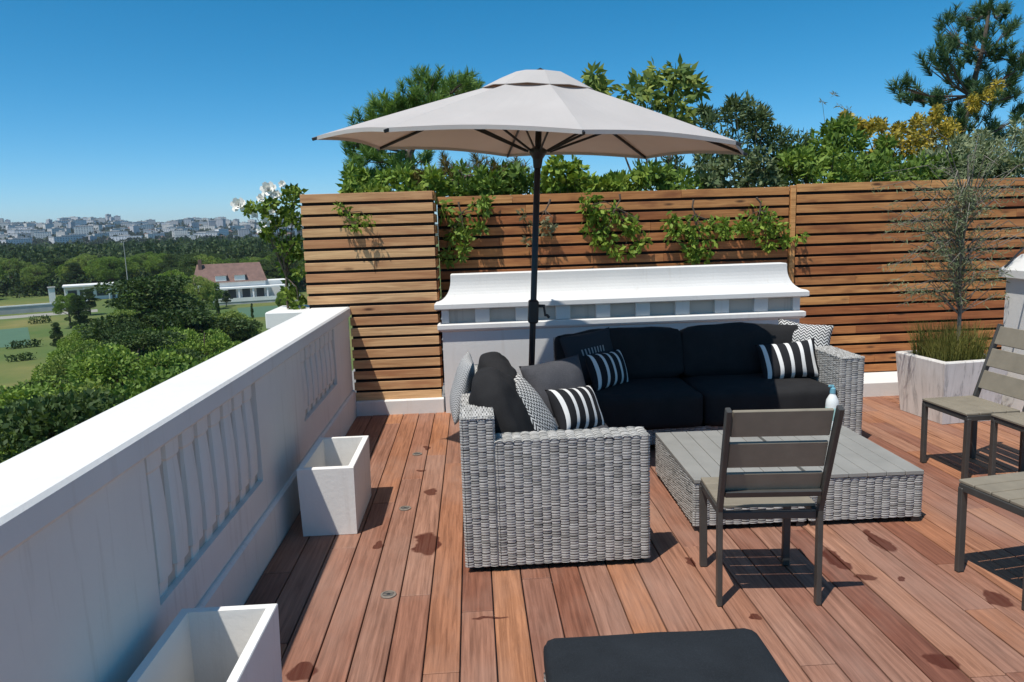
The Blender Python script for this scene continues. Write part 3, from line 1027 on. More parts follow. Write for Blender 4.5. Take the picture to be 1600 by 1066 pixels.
# ottoman --------------------------------------------------------
ot = thing('wicker_ottoman', 'grey wicker ottoman with flat charcoal cushion at the bottom edge', 'ottoman', (.495, 1.72, 0), rad(-.5))
mb = MB(); wicker_box(mb, -.325, .325, -.36, .36, .03, .30, 'xXyY', rng=rngw); mb.build('wicker_base', [M['wicker'], M['wicker_core']], ot, smooth=True)
for sx in (-1, 1):
    for sy in (-1, 1):
        mb = MB(); mb.box(sx * .28 - .02, sx * .28 + .02, sy * .31 - .02, sy * .31 + .02, 0, .032); mb.build('foot', M['dark_plastic'], ot)
m_ = MB(); loop = []
for cx_, cy_, a0 in ((.29, .325, 0), (-.29, .325, 90), (-.29, -.325, 180), (.29, -.325, 270)):
    for k in range(5):
        a = rad(a0 + k * 22.5); loop.append((cx_ + .034 * math.cos(a), cy_ + .034 * math.sin(a), .388))
m_.tube(loop + [loop[0]], .0045, 6, caps=False); m_.build('piping', M['blue_black_fabric'], ot, smooth=True)
o = soft_box(.655, .725, .115, r=.035, crown=.008, wr=.003, seed=50, n=18).build('cushion', M['blue_black_fabric'], ot, smooth=True); o.location = (0, 0, .302)

# ================================================================== CHAIRS
def make_chair(label, loc, rot):
    t = thing('garden_chair', label, 'chair', loc, rot, 'grey slatted garden chairs')
    # local: faces +y ; width along x
    hw = .21
    for s in (-1, 1):
        mb = MB(); mb.bar((s * (hw - .015), .185, 0), (s * (hw - .012), .19, .405), .034, .026, (0, 1, 0)); mb.build('leg', M['chair_metal'], t)
        mb = MB(); mb.bar((s * hw, -.185, 0), (s * hw, -.175, .43), .022, .036, (0, 1, 0)); mb.bar((s * hw, -.176, .428), (s * (hw + .008), -.33, .905), .022, .036, (0, 1, 0))
        mb.build('leg', M['chair_metal'], t)
        mb = MB(); mb.bar((s * (hw - .013), -.158, .405), (s * (hw - .013), .205, .405), .026, .034); mb.build('side_rail', M['chair_metal'], t)
    mb = MB(); mb.bar((-hw + .03, .19, .405), (hw - .03, .19, .405), .026, .034); mb.build('seat_rail', M['chair_metal'], t)
    mb = MB(); mb.bar((-hw + .012, -.165, .40), (hw - .012, -.165, .40), .026, .034); mb.build('seat_rail', M['chair_metal'], t)
    n = 4; y0, y1 = -.15, .212; sw = (y1 - y0) / n
    for k in range(n):
        mb = MB(); mb.cbox(-hw + .004, hw - .004, y0 + k * sw + .003, y0 + (k + 1) * sw - .003, .423, .438, .003); mb.build('seat_slat', M['chair_slat'], t)
    B0 = Vector((0, -.196, .49)); B1 = Vector((0, -.326, .895)); d = (B1 - B0); L = d.length; d.normalize()
    nrm = Vector((0, d.z, -d.y))
    bh = .122; gp = (L - 3 * bh) / 2
    for k in range(3):
        c = B0 + d * (bh / 2 + k * (bh + gp))
        mb = MB()
        mb.bar(c + Vector((-hw + .012, .012, 0)), c + Vector((hw - .012, .012, 0)), .016, bh, d, .003); mb.build('back_slat', M['chair_slat'], t)
    mb = MB(); c = B0 + d * .02
    mb.bar((-hw + .012, -.214, .512), (hw - .012, -.214, .512), .018, .03, d); mb.build('back_rail', M['chair_metal'], t)
    return t


ch1 = make_chair('grey slatted chair seen from behind in front of the coffee tables', (1.235, 3.10, .002), rad(-5))
dup(ch1, (3.155, 4.42, .002), rad(93), 'grey slatted chair facing left with its backrest in view before the marbled pot')
dup(ch1, (3.31, 3.98, .002), rad(92), 'grey slatted chair cut by the right frame edge, its backrest out of view')
dup(ch1, (2.425, 2.96, .002), rad(9), 'grey slatted chair nearest the lower right corner, only seat and front legs visible')

# ================================================================== UMBRELLA
um = thing('parasol', 'large off-white octagonal parasol on a dark leaning pole behind the loveseat', 'parasol', (.355, 5.12, 0))
TL = rad(3.1); TX = rad(1.6); EY = .70
um.rotation_euler = (TX, TL, 0)
R_ = 1.445; RZ_ = 2.185; AZ_ = 2.60
mb = MB(); mb.tube([(0, 0, .05), (0, 0, 1.0), (0, 0, 2.55)], .0215, 14); mb.build('pole', M['pole_metal'], um, smooth=True)
mb = MB(); mb.cbox(-.24, .24, -.24, .24, .0, .06, .01); mb.lathe([(.045, .06), (.045, .10), (.032, .11), (.032, .30), (.026, .31)], 16); o = mb.build('base', M['pole_metal'], um)
mb = MB(); mb.cbox(-.035, .035, -.042, .030, .98, 1.14, .01); mb.bar((.03, 0, 1.10), (.075, -.01, 1.10), .02, .02); mb.bar((.072, -.01, 1.11), (.085, -.015, 1.03), .018, .014); mb.tube([(.08, -.01, 1.04), (.10, -.02, 1.035), (.11, -.02, 1.02)], .010, 8)
mb.build('crank_box', M['pole_metal'], um)
angs = [rad(-84) + k * PI / 4 for k in range(8)]
nu, nv = 8, 9
mb = MB(); V = []
R0 = .13; 
def cpt(k, s, q):
    """sector k, s across 0..1, q from top 0 to rim 1"""
    a, bq = angs[k], angs[(k + 1) % 8] if k < 7 else angs[0] + 2 * PI
    r = R0 + (R_ - R0) * q
    A = Vector((r * math.cos(a), r * EY * math.sin(a), 0)); Bv = Vector((r * math.cos(bq), r * EY * math.sin(bq), 0))
    p = A.lerp(Bv, s)
    z = AZ_ + (RZ_ - AZ_) * (q ** 1.04) - .018 * math.sin(PI * q) * 0 - .028 * math.sin(PI * s) * math.sin(PI * min(q, .92)) + .030 * math.sin(PI * s) * q ** 5
    ctr = Vector((0, 0, 0))
    p = p * (1 - .02 * math.sin(PI * s) * q ** 3)
    return Vector((p.x, p.y, z))
for k in range(8):
    grid = [[cpt(k, i / nu, j / nv) for j in range(nv + 1)] for i in range(nu + 1)]
    for i in range(nu):
        for j in range(nv):
            mb.poly([grid[i][j], grid[i][j + 1], grid[i + 1][j + 1], grid[i + 1][j]])
    # hem
    for i in range(nu):
        a, bq = grid[i][nv], grid[i + 1][nv]
        mb.poly([a, a + Vector((0, 0, -.022)), bq + Vector((0, 0, -.022)), bq])
can = mb.build('canopy', M['canopy_cloth'], um)
mod = can.modifiers.new('thick', 'SOLIDIFY'); mod.thickness = .004; mod.offset = 0
mb = MB()
for k in range(8):
    a, bq = angs[k], angs[k] + PI / 4
    m_ = (a + bq) / 2
    prof = [(.0, 2.652), (.16, 2.640), (.26, 2.595), (.38, 2.531)]
    for (r0, z0), (r1, z1) in zip(prof, prof[1:]):
        sag = .010 if r1 > .3 else .0
        A0, B0_ = Vector((r0 * math.cos(a), r0 * EY * math.sin(a), z0)), Vector((r0 * math.cos(bq), r0 * EY * math.sin(bq), z0))
        A1, B1_ = Vector((r1 * math.cos(a), r1 * EY * math.sin(a), z1)), Vector((r1 * math.cos(bq), r1 * EY * math.sin(bq), z1))
        Mi = (A1 + B1_) / 2 + Vector((0, 0, sag))
        if r0 == 0:
            mb.poly([A0, A1, Mi]); mb.poly([A0, Mi, B1_])
        else:
            Mi0 = (A0 + B0_) / 2
            mb.poly([A0, A1, Mi, Mi0]); mb.poly([Mi0, Mi, B1_, B0_])
v_ = mb.build('vent_cap', M['canopy_cloth'], um)
mod = v_.modifiers.new('thick', 'SOLIDIFY'); mod.thickness = .004; mod.offset = 0
mb = MB(); mb.lathe([(.018, 2.52), (.018, 2.648), (.026, 2.652), (.026, 2.660), (.010, 2.668), (.003, 2.672)], 14); mb.build('finial', M['pole_metal'], um)
HUBZ = 2.13
mb = MB(); mb.lathe([(.027, HUBZ - .10), (.034, HUBZ - .04), (.058, HUBZ), (.06, HUBZ + .02), (.027, HUBZ + .04)], 18); mb.build('hub', M['pole_metal'], um)
for k in range(8):
    a = angs[k]; d = Vector((math.cos(a), EY * math.sin(a), 0))
    mb = MB(); mb.bar(d * .05 + Vector((0, 0, AZ_ - .005)), d * (R_ + .03) + Vector((0, 0, RZ_ - .020)), .013, .020); rb = mb.build('rib', M['pole_metal'], um)
    mid = d * (R_ * .50) + Vector((0, 0, AZ_ + (RZ_ - AZ_) * .47 - .02))
    mb = MB(); mb.bar(d * .08 + Vector((0, 0, HUBZ + .01)), mid, .011, .016); mb.build('strut', M['pole_metal'], rb)

# ================================================================== CITY, PARK, TREES (far)
rngn = np.random.default_rng(21)
rngp = random.Random(21)


def ridge_el(az):
    """pixels above the eye line at an azimuth (rad, from +Y to +X)"""
    d = math.degrees(az)
    return 26 - (d + 30) * .55 + 3.0 * math.sin(d * .9) + 1.5 * math.sin(d * 2.7)


def hill_z(D, az):
    top = CH + ridge_el(az) / F * 3000 - 12
    t = max(0, min(1, (D - 1150) / 1850))
    t2 = t * t * (3 - 2 * t) * .6 + t * .4
    und = 5 * noise.noise(Vector((D * .004, az * 9, 2.2))) * t
    return GZ + (top - GZ) * t2 + und


# ground sheet
mb = MB(); mb.poly([(-5200, -300, GZ), (5200, -300, GZ), (5200, 5200, GZ), (-5200, 5200, GZ)])
tag(mb.build('ground', M['park_grass']), kind='structure')
# hills
mb = MB(); azs = [rad(-80 + 2 * k) for k in range(81)]; Ds = [1150, 1300, 1450, 1600, 1750, 1900, 2050, 2200, 2400, 2600, 2800, 3000, 3150, 3400, 3900]
V = []
for D in Ds:
    for a in azs:
        z = hill_z(D, a) if D <= 3000 else hill_z(3000, a) - (D - 3000) * .02
        if D == 1150: z = GZ - .5
        V.append((D * math.sin(a), D * math.cos(a), z))
na = len(azs)
mb.add(V, [(j * na + i, j * na + i + 1, (j + 1) * na + i + 1, (j + 1) * na + i) for j in range(len(Ds) - 1) for i in range(na - 1)])
tag(mb.build('hills', M['hill_scrub'], smooth=True), kind='structure')


def gpt(px, D):
    """ground direction of a pixel column at distance D"""
    d = ray(px, 380); az = math.atan2(d.x, d.y)
    return D * math.sin(az), D * math.cos(az), az


# city blocks: three shapes, copied
def block(name, w, d, h, mat, label, roof=0, grp='pale apartment blocks on the far hillside'):
    o = thing(name, label, 'building', (0, 0, 0), 0, grp)
    mb = MB(); mb.box(-w / 2, w / 2, -d / 2, d / 2, -8, h); mb.build('wall', M[mat], o)
    mb = MB()
    if roof == 0:
        mb.box(-w / 2 - .3, w / 2 + .3, -d / 2 - .3, d / 2 + .3, h, h + .9); mb.box(-w * .2, w * .12, -d * .3, d * .3, h + .9, h + 3.4)
        mb.build('roof', M['stone_grey'], o)
    else:
        mb.add([(-w / 2 - .5, -d / 2 - .5, h), (w / 2 + .5, -d / 2 - .5, h), (w / 2 + .5, d / 2 + .5, h), (-w / 2 - .5, d / 2 + .5, h), (-w / 2 + 3, 0, h + 5), (w / 2 - 3, 0, h + 5)],
               [(0, 1, 5, 4), (1, 2, 5), (2, 3, 4, 5), (3, 0, 4)])
        mb.build('roof', M['roof_tile'], o)
    return o


LB = {'a': ('apartment_block', 'long pale apartment block with flat roof on the far hillside'), 'b': ('tower_block', 'narrow grey tower block rising from the far hillside'),
      'c': ('hillside_house', 'cream house with red roof on the far hillside'), 'd': ('apartment_block', 'white stepped apartment block on the far hillside')}
protos = {'a': block('apartment_block', 44, 14, 20, 'facade_white', LB['a'][1]),
          'b': block('tower_block', 17, 16, 30, 'facade_grey', LB['b'][1], grp='grey tower blocks on the far hillside'),
          'c': block('hillside_house', 18, 12, 9, 'facade_cream', LB['c'][1], 1, grp='cream red-roofed houses on the far hillside'),
          'd': block('stepped_block', 30, 15, 24, 'facade_cream', 'cream mid-rise apartment block on the far hillside', grp='cream mid-rise blocks on the far hillside')}
used = set()
count = 0
for r_, D0 in enumerate(np.linspace(1480, 2960, 11)):
    nrow = 22 + r_
    for k in range(nrow):
        px = -70 + (k + rngp.uniform(0, .95)) * 560 / nrow
        D = D0 + rngp.uniform(-60, 60)
        X_, Y_, az = gpt(px, D)
        if rngp.random() < .12: continue
        key = rngp.choices('abcd', (5, 2, 4, 5))[0]
        z = hill_z(D, az)
        rz = -az + rngp.uniform(-.7, .7)
        sc_ = (rngp.uniform(.5, 1.25), rngp.uniform(.6, 1), rngp.uniform(.5, .95))
        if key not in used:
            o = protos[key]; o.location = (X_, Y_, z); o.rotation_euler.z = rz; o.scale = sc_; used.add(key)
        else:
            dup(protos[key], (X_, Y_, z), rz, scale=sc_)
        count += 1

# hillside greenery + far wood as masses
def crown_cloud(cx_, cy_, cz_, r, h, n, size, rng):
    p, d = ball(n, 1.0, rng, .75)
    p = p * np.array([r, r, h / 2]) + np.array([cx_, cy_, cz_ + h / 2])
    return leaf_quads(p, size, .8, .1, rng, N=d)


parts = []
for k in range(900):
    px = rngp.uniform(-90, 520); D = rngp.uniform(1250, 3050)
    X_, Y_, az = gpt(px, D)
    parts.append(crown_cloud(X_, Y_, hill_z(min(D, 3000), az) - 2, rngp.uniform(7, 16), rngp.uniform(9, 15), 34, 6.5, rngn))
for k in range(160):
    px = -90 + k * 4; X_, Y_, az = gpt(px, 3020)
    parts.append(crown_cloud(X_, Y_, hill_z(3000, az) - 3, rngp.uniform(10, 22), rngp.uniform(8, 18), 40, 7, rngn))
V, Q = cat(parts)
tag(np_mesh('hillside_trees', V, Q, M['leaf_far']), kind='stuff')
parts = []
for k in range(620):
    px = rngp.uniform(-160, 640); D = 385 + 760 * rngp.random() ** 1.5
    X_, Y_, az = gpt(px, D)
    h = rngp.uniform(11, 17.2)
    parts.append(crown_cloud(X_, Y_, GZ + h * .12, rngp.uniform(4.5, 8.5), h * .92, 170 if D < 520 else 90, 1.5 if D < 520 else 2.4, rngn))
for k in range(420):
    px = rngp.uniform(-160, 640); D = rngp.uniform(318, 400)
    if 280 < px < 500: D = rngp.uniform(268, 330)
    X_, Y_, az = gpt(px, D)
    parts.append(crown_cloud(X_, Y_, GZ - 1, rngp.uniform(3, 6), rngp.uniform(5, 10), 130, 1.1, rngn))
V, Q = cat(parts)
tag(np_mesh('far_wood', V, Q, M['leaf_forest']), kind='stuff')


# tree prototypes ------------------------------------------------
def make_tree(name, label, cat_, mat, h, r, seed, style='round', leaf=.34, nleaf=150, group=None):
    rg = np.random.default_rng(seed); rp = random.Random(seed)
    t = thing(name, label, cat_, (0, 0, 0), 0, group)
    mb = MB()
    th = h * (.32 if style != 'cone' else .12)
    tw = [(0, 0, -1), (rp.uniform(-.2, .2), rp.uniform(-.2, .2), th), (rp.uniform(-.5, .5), rp.uniform(-.5, .5), h * .65), (rp.uniform(-.4, .4), rp.uniform(-.4, .4), h * .9)]
    mb.tube(tw, [h * .03, h * .024, h * .012, h * .004], 8)
    cl = []
    if style == 'round':
        for k in range(40):
            a = rp.uniform(0, 2 * PI); e = rp.uniform(-.35, 1.0)
            rr = math.cos(math.asin(min(1, max(-1, e * .95)))) * r * rp.uniform(.62, .95)
            cl.append((rr * math.cos(a), rr * math.sin(a), th + (h - th) * (.30 + .56 * e * rp.uniform(.85, 1.05)), r * rp.uniform(.17, .30), .8))
        cl.append((0, 0, h * .62, r * .55, .9))
    elif style == 'spread':
        for lev in range(6):
            f = lev / 5
            rl = r * (1.0 - .62 * f ** 1.3)
            for k in range(11 - lev):
                a = rp.uniform(0, 2 * PI); rr = rl * rp.uniform(.12, .95)
                cl.append((rr * math.cos(a), rr * math.sin(a), th * .9 + (h - th) * (.12 + .84 * f) + rp.uniform(-.4, .4), r * rp.uniform(.24, .36), .32))
    else:
        for k in range(26):
            f = rp.uniform(0, 1); a = rp.uniform(0, 2 * PI); rr = r * (1.02 - f) * rp.uniform(.4, .85)
            cl.append((rr * math.cos(a), rr * math.sin(a), h * (.12 + .85 * f), r * (.42 - .26 * f), .7))
    parts = []
    for (x_, y_, z_, cr, fl) in cl:
        mb.tube([(0, 0, max(th * .8, z_ - cr * 1.6)), (x_ * .55, y_ * .55, z_ - cr * .5), (x_ * .9, y_ * .9, z_)], [h * .009, h * .005, h * .002], 5)
        p, d = ball(nleaf, cr, rg, .6, fl)
        parts.append(leaf_quads(p + np.array([x_, y_, z_]), leaf, .62, .15, rg, N=d))
    mb.build('trunk', M['bark'], t)
    V, Q = cat(parts)
    np_mesh('crown', V, Q, M[mat], t)
    return t


TG = 'trees of the park below the terrace'
kinds = {
    'mid': make_tree('broadleaf_tree', 'x', 'tree', 'leaf_mid', 12, 5.0, 31, 'round', .25, 480),
    'mid2': make_tree('broadleaf_tree', 'x', 'tree', 'leaf_mid', 12, 5.0, 37, 'round', .23, 520),
    'light': make_tree('broadleaf_tree', 'x', 'tree', 'leaf_light', 12, 4.6, 32, 'round', .24, 480),
    'dark': make_tree('cedar_tree', 'x', 'tree', 'leaf_dark', 14, 6.2, 33, 'spread', .27, 560),
    'cone': make_tree('conifer_tree', 'x', 'tree', 'leaf_dark', 11, 3.2, 34, 'cone', .34, 210),
}
# px of crown centre, py of the top, height, width scale, kind, label
TREES = [
    (238, 430, 15.5, 1.3, 'dark', 'broad dark cedar towering over the middle of the park tree group'),
    (345, 478, 11, .82, 'light', 'pale green tree right of the dark cedar, in front of the clubhouse lawn'),
    (300, 500, 11.5, .9, 'mid', 'mid green tree just behind the parapet below the clubhouse'),
    (410, 520, 10.5, .8, 'mid2', 'bright green tree showing above the parapet near its far end'),
    (165, 517, 11, .95, 'light', 'yellowish green round tree in front of the dark cedar'),
    (120, 495, 10, .72, 'mid', 'bushy tree left of the yellowish round tree'),
    (250, 545, 12, .85, 'dark', 'shadowy dark tree under the cedar next to the parapet'),
    (40, 582, 11.5, 1.0, 'mid2', 'leafy green tree at the left frame edge nearest the terrace'),
    (150, 590, 12, .9, 'mid', 'broad green tree close below the parapet at left'),
    (110, 458, 9, .55, 'dark', 'small dark tree in front of the white pavilion'),
    (176, 455, 9, .42, 'cone', 'narrow dark conifer at the right end of the white pavilion'),
    (205, 446, 11, .7, 'mid2', 'green tree behind the cedar on its left side'),
    (330, 458, 8.5, .42, 'cone', 'dark conifer at the left end of the red roofed clubhouse'),
    (212, 510, 11, .7, 'mid2', 'dense green tree below the cedar trunk'),
    (372, 498, 9.5, .7, 'dark', 'dark tree behind the bright green one near the parapet end'),
    (262, 415, 13, .8, 'mid', 'tall green tree rising left of the clubhouse roof'),
    (95, 545, 9.5, .62, 'dark', 'low dark tree beside the pale lawn strip'),
    (10, 640, 11, .8, 'mid', 'dense green tree under the parapet at the left frame edge, lowest in view'),
    (70, 500, 6, .42, 'dark', 'small round dark bush tree beside the green court'),
    (440, 485, 9, .6, 'light', 'pale tree behind the white pier at the parapet end'),
    (385, 470, 7, .36, 'cone', 'slim dark conifer on the lawn in front of the clubhouse'),
    (200, 640, 10.5, .8, 'dark', 'dark tree directly below the middle of the parapet'),
    (95, 452, 8.5, .8, 'mid', 'leafy tree covering the left end of the white pavilion'),
    (128, 449, 7, .8, 'dark', 'dark bush tree in front of the middle of the white pavilion'),
    (322, 436, 8, .8, 'mid2', 'green tree covering the left corner of the clubhouse terrace'),
    (345, 452, 4.5, .8, 'dark', 'small dark tree on the clubhouse terrace'),
    (300, 425, 12, .7, 'light', 'pale green tree left of the clubhouse'),
    (-15, 578, 12, 1.25, 'mid', 'leafy tree cut by the left frame edge beside the pale lawn'),
    (62, 574, 11, 1.0, 'mid2', 'bright leafy tree just below the pale lawn at left'),
    (20, 605, 11.5, 1.2, 'light', 'yellowish green tree low at the left frame edge under the lawn'),
    (108, 520, 10, .9, 'mid', 'round green tree right of the green court'),
    (435, 448, 7.5, .45, 'mid', 'small green tree at the right end of the clubhouse terrace'),
]


def hz(px): return 355 - math.tan(ROLL) * (px - 735)


usedk = set()
first = {}
for i, (px, py, h, ws, kd, lab) in enumerate(TREES):
    D = (CH - GZ - h) * F / max(4, (py - hz(px)))
    D /= math.cos(gpt(px, 1)[2])
    X_, Y_, az = gpt(px, D)
    pr_ = kinds[kd]
    base_h = {'mid': 12, 'mid2': 12, 'light': 12, 'dark': 14, 'cone': 11}[kd]
    s = (h / base_h * ws * 1.15, h / base_h * ws * 1.15, h / base_h)
    rz = rngp.uniform(0, 6.28)
    if kd not in usedk:
        usedk.add(kd); o = pr_; o.location = (X_, Y_, GZ); o.rotation_euler.z = rz; o.scale = s; o['label'] = lab; o['group'] = TG
    else:
        dup(pr_, (X_, Y_, GZ), rz, lab, TG, s)
def lim(px):
    P_ = [(-60, 585), (0, 580), (60, 570), (95, 505), (120, 492), (160, 472), (200, 452), (255, 436), (300, 452), (325, 486), (440, 492), (560, 500)]
    for (a, ya), (b2, yb) in zip(P_, P_[1:]):
        if px <= b2: return ya + (yb - ya) * (px - a) / (b2 - a)
    return 500


FG = {'mid': 'mid green trees filling the park below the terrace', 'mid2': 'mid green trees filling the park below the terrace', 'light': 'yellowish green trees filling the park below the terrace', 'dark': 'dark layered trees filling the park below the terrace'}
FL = {'mid': 'mid green leafy tree packed among the others below the parapet', 'mid2': 'mid green leafy tree packed among the others below the parapet', 'light': 'yellowish green tree packed among the others below the parapet', 'dark': 'dark layered tree packed among the others below the parapet'}
for D, stp in ((30, 150), (40, 130), (52, 112), (66, 96), (84, 80), (108, 62)):
    px = -60.0
    while px < 520:
        q = px + rngp.uniform(-.25, .25) * stp
        yt = lim(q) + rngp.uniform(0, 55) + max(0, (60 - D)) * .35
        h = CH - GZ - (yt - hz(q)) * D / F
        px += stp
        if h < 7.5 or q > 500: continue
        h = min(h, rngp.uniform(10.5, 14))
        X_, Y_, az = gpt(q, D / math.cos(gpt(q, 1)[2]))
        if X_ > -4.5: continue
        kd = rngp.choice(['mid', 'dark', 'light', 'mid2', 'dark', 'mid'])
        bh_ = 14 if kd == 'dark' else 12
        ws = rngp.uniform(.8, 1.1)
        dup(kinds[kd], (X_, Y_, GZ), rngp.uniform(0, 6), FL[kd], FG[kd], (h / bh_ * ws, h / bh_ * ws, h / bh_))
# edge of the wood: single trees
EG = 'trees along the near edge of the far wood'
for k in range(62):
    px = -80 + k * 9.2 + rngp.uniform(-4, 4)
    D = rngp.uniform(316, 372)
    if 280 < px < 480: D = rngp.uniform(262, 300)
    X_, Y_, az = gpt(px, D)
    h = rngp.uniform(10, 15)
    kd = rngp.choice(['mid', 'dark', 'mid2', 'mid', 'light'])
    base_h = {'mid': 12, 'mid2': 12, 'light': 12, 'dark': 14, 'cone': 11}[kd]
    ws = rngp.uniform(.9, 1.25)
    o = dup(kinds[kd], (X_, Y_, GZ), rngp.uniform(0, 6), {'mid': 'green broadleaf tree on the near edge of the far wood', 'mid2': 'green broadleaf tree on the near edge of the far wood', 'light': 'paler green tree on the near edge of the far wood', 'dark': 'dark spreading tree on the near edge of the far wood'}[kd],
            {'light': 'paler ', 'dark': 'dark '}.get(kd, 'green ') + EG, (h / base_h * ws, h / base_h * ws, h / base_h))

# clubhouse ------------------------------------------------------
def place(o, px, D):
    X_, Y_, az = gpt(px, D); o.location = (X_, Y_, GZ); o.rotation_euler.z = -az


cb = thing('clubhouse', 'white clubhouse with large red tiled roof and terrace in the park', 'building'); place(cb, 357, 236)
mb = MB(); mb.box(-10.5, 9.5, 0, 9, 0, 6.2); mb.box(9.5, 17, 1.5, 8, 0, 6.0); mb.build('wall', M['house_white'], cb)
mb = MB(); w2, d2 = 11, 5.2
mb.add([(-w2, -.6, 6.2), (w2 - 1, -.6, 6.2), (w2 - 1, 9.6, 6.2), (-w2, 9.6, 6.2), (-w2 + 1.6, 4.5, 11.6), (w2 - 2.6, 4.5, 11.6)], [(0, 1, 5, 4), (1, 2, 5), (2, 3, 4, 5), (3, 0, 4)])
rf = mb.build('roof', M['roof_tile'], cb)
for xx in (-4.5, .8):
    mb = MB(); mb.box(xx, xx + 3, -.3, 2.2, 6.6, 8.2); dm = mb.build('dormer', M['house_white'], rf)
    mb = MB(); mb.add([(xx - .3, -.6, 8.2), (xx + 3.3, -.6, 8.2), (xx + 3.3, 3, 8.9), (xx - .3, 3, 8.9)], [(0, 1, 2, 3)]); mb.build('dormer_roof', M['roof_tile'], rf)
mb = MB(); mb.box(-9, -8, 3, 4, 9, 13); mb.build('chimney', M['roof_tile'], rf)
mb = MB(); mb.box(-11, 17.5, -4, 0, 4.3, 4.75); mb.build('canopy', M['house_white'], cb)
for xx in (-10.5, -6.5, -2.5, 1.5, 5.5, 9.5, 13.5, 17): 
    mb = MB(); mb.box(xx, xx + .4, -3.8, -3.4, .8, 4.3); mb.build('column', M['house_white'], cb)
for xx in (-9.3, -5.3, -1.3, 2.7, 6.7):
    mb = MB(); mb.box(xx, xx + 2.2, -.06, .02, 1.4, 4.0); mb.build('window', M['house_glass'], cb)
mb = MB(); mb.box(-13, 19, -7, 0, 0, .8); mb.build('terrace', M['stone_grey'], cb)
mb = MB(); mb.box(-13, 19, -7.1, -7.0, .8, 1.9); mb.build('balustrade', M['house_white'], cb)

pv = thing('pavilion', 'long low white flat-roofed pavilion at the left of the park', 'building'); place(pv, 149, 285)
mb = MB(); mb.box(-10.5, 10.5, 0, 8, 0, 4.6); mb.build('wall', M['house_white'], pv)
mb = MB(); mb.box(-11, 11, -1.6, 8.4, 4.6, 5.1); mb.build('roof', M['house_white'], pv)
for xx, ww, za in ((-9.6, 2.6, 1.0), (-6.2, .9, .3), (-4.5, 2.2, 1.0), (-1.3, 3.4, 1.2), (3.2, 1.0, .3), (5.2, 1.8, 1.0), (8.0, 1.6, 1.0)):
    mb = MB(); mb.box(xx, xx + ww, -.05, .02, za, 3.5); mb.build('window', M['house_glass'], pv)
for xx in (-10.6, -5, 2.2, 7.4):
    mb = MB(); mb.box(xx, xx + .3, -1.5, -1.2, 0, 4.6); mb.build('column', M['house_white'], pv)
sh = thing('park_kiosk', 'small white upright kiosk at the wood edge left of the pavilion', 'kiosk'); place(sh, 71, 276)
mb = MB(); mb.box(-.9, .9, 0, 2.2, 0, 5.2); mb.build('wall', M['house_white'], sh)
mb = MB(); mb.box(-1.1, 1.1, -.2, 2.4, 5.2, 5.5); mb.build('roof', M['stone_grey'], sh)
for px, lab in ((25, 'long low grey boundary wall across the left lawn'),):
    bw = thing('boundary_wall', lab, 'wall'); place(bw, px, 250)
    mb = MB(); mb.box(-22, 16, 0, .5, 0, 2.0); mb.build('wall_body', M['stone_grey'], bw)
    mb = MB(); mb.box(-22.2, 16.2, -.1, .6, 2.0, 2.35); mb.build('coping', M['house_white'], bw)
mb = MB(); mb.tube([(0, 0, 0), (0, 0, 9), (0, 0, 19)], [.16, .13, .08], 8); mb.tube([(0, 0, 19), (1.2, 0, 19.3)], .07, 6)
lp = mb.build('lamp_mast', M['stone_grey']); place(lp, 193, 270); tag(lp, 'tall thin grey mast above the trees right of the pavilion', 'mast')
# courts and paths
def strip(name, mat, pts, z, label=None, cat_=None):
    mb = MB(); mb.poly([(*gpt(px, D)[:2], z) for px, D in pts]); o = mb.build(name, M[mat]); return tag(o, label, cat_, kind='structure')
strip('sports_court', 'court_green', ((-60, 172), (28, 172), (26, 208), (-60, 208)), GZ + .03)
strip('sports_court', 'court_green', ((362, 190), (432, 190), (425, 218), (362, 218)), GZ + .03)
strip('path', 'path_grey', ((-60, 236), (140, 236), (140, 245), (-60, 245)), GZ + .02)

hb = 0
for (px0_, px1_, D, hh, lab) in ((-8, 42, 168, 1.4, 'clipped dark hedge along the near side of the green court'), (30, 64, 215, 1.8, 'low dark hedge beyond the green court'), (-10, 28, 150, 1.2, 'low dark hedge beside the pale path')):
    A = Vector((*gpt(px0_, D)[:2], 0)); B = Vector((*gpt(px1_, D)[:2], 0)); n = int((B - A).length / .35)
    pts = []
    for k in range(n * 26):
        f = rngp.random(); p = A.lerp(B, f); pts.append((p.x + rngp.uniform(-.6, .6), p.y + rngp.uniform(-.6, .6), GZ + rngp.uniform(0.05, hh)))
    V, Q = leaf_quads(np.array(pts), .4, .7, .2, rngn)
    hd = thing('clipped_hedge', lab, 'hedge'); np_mesh('foliage', V, Q, M['leaf_dark'], hd)

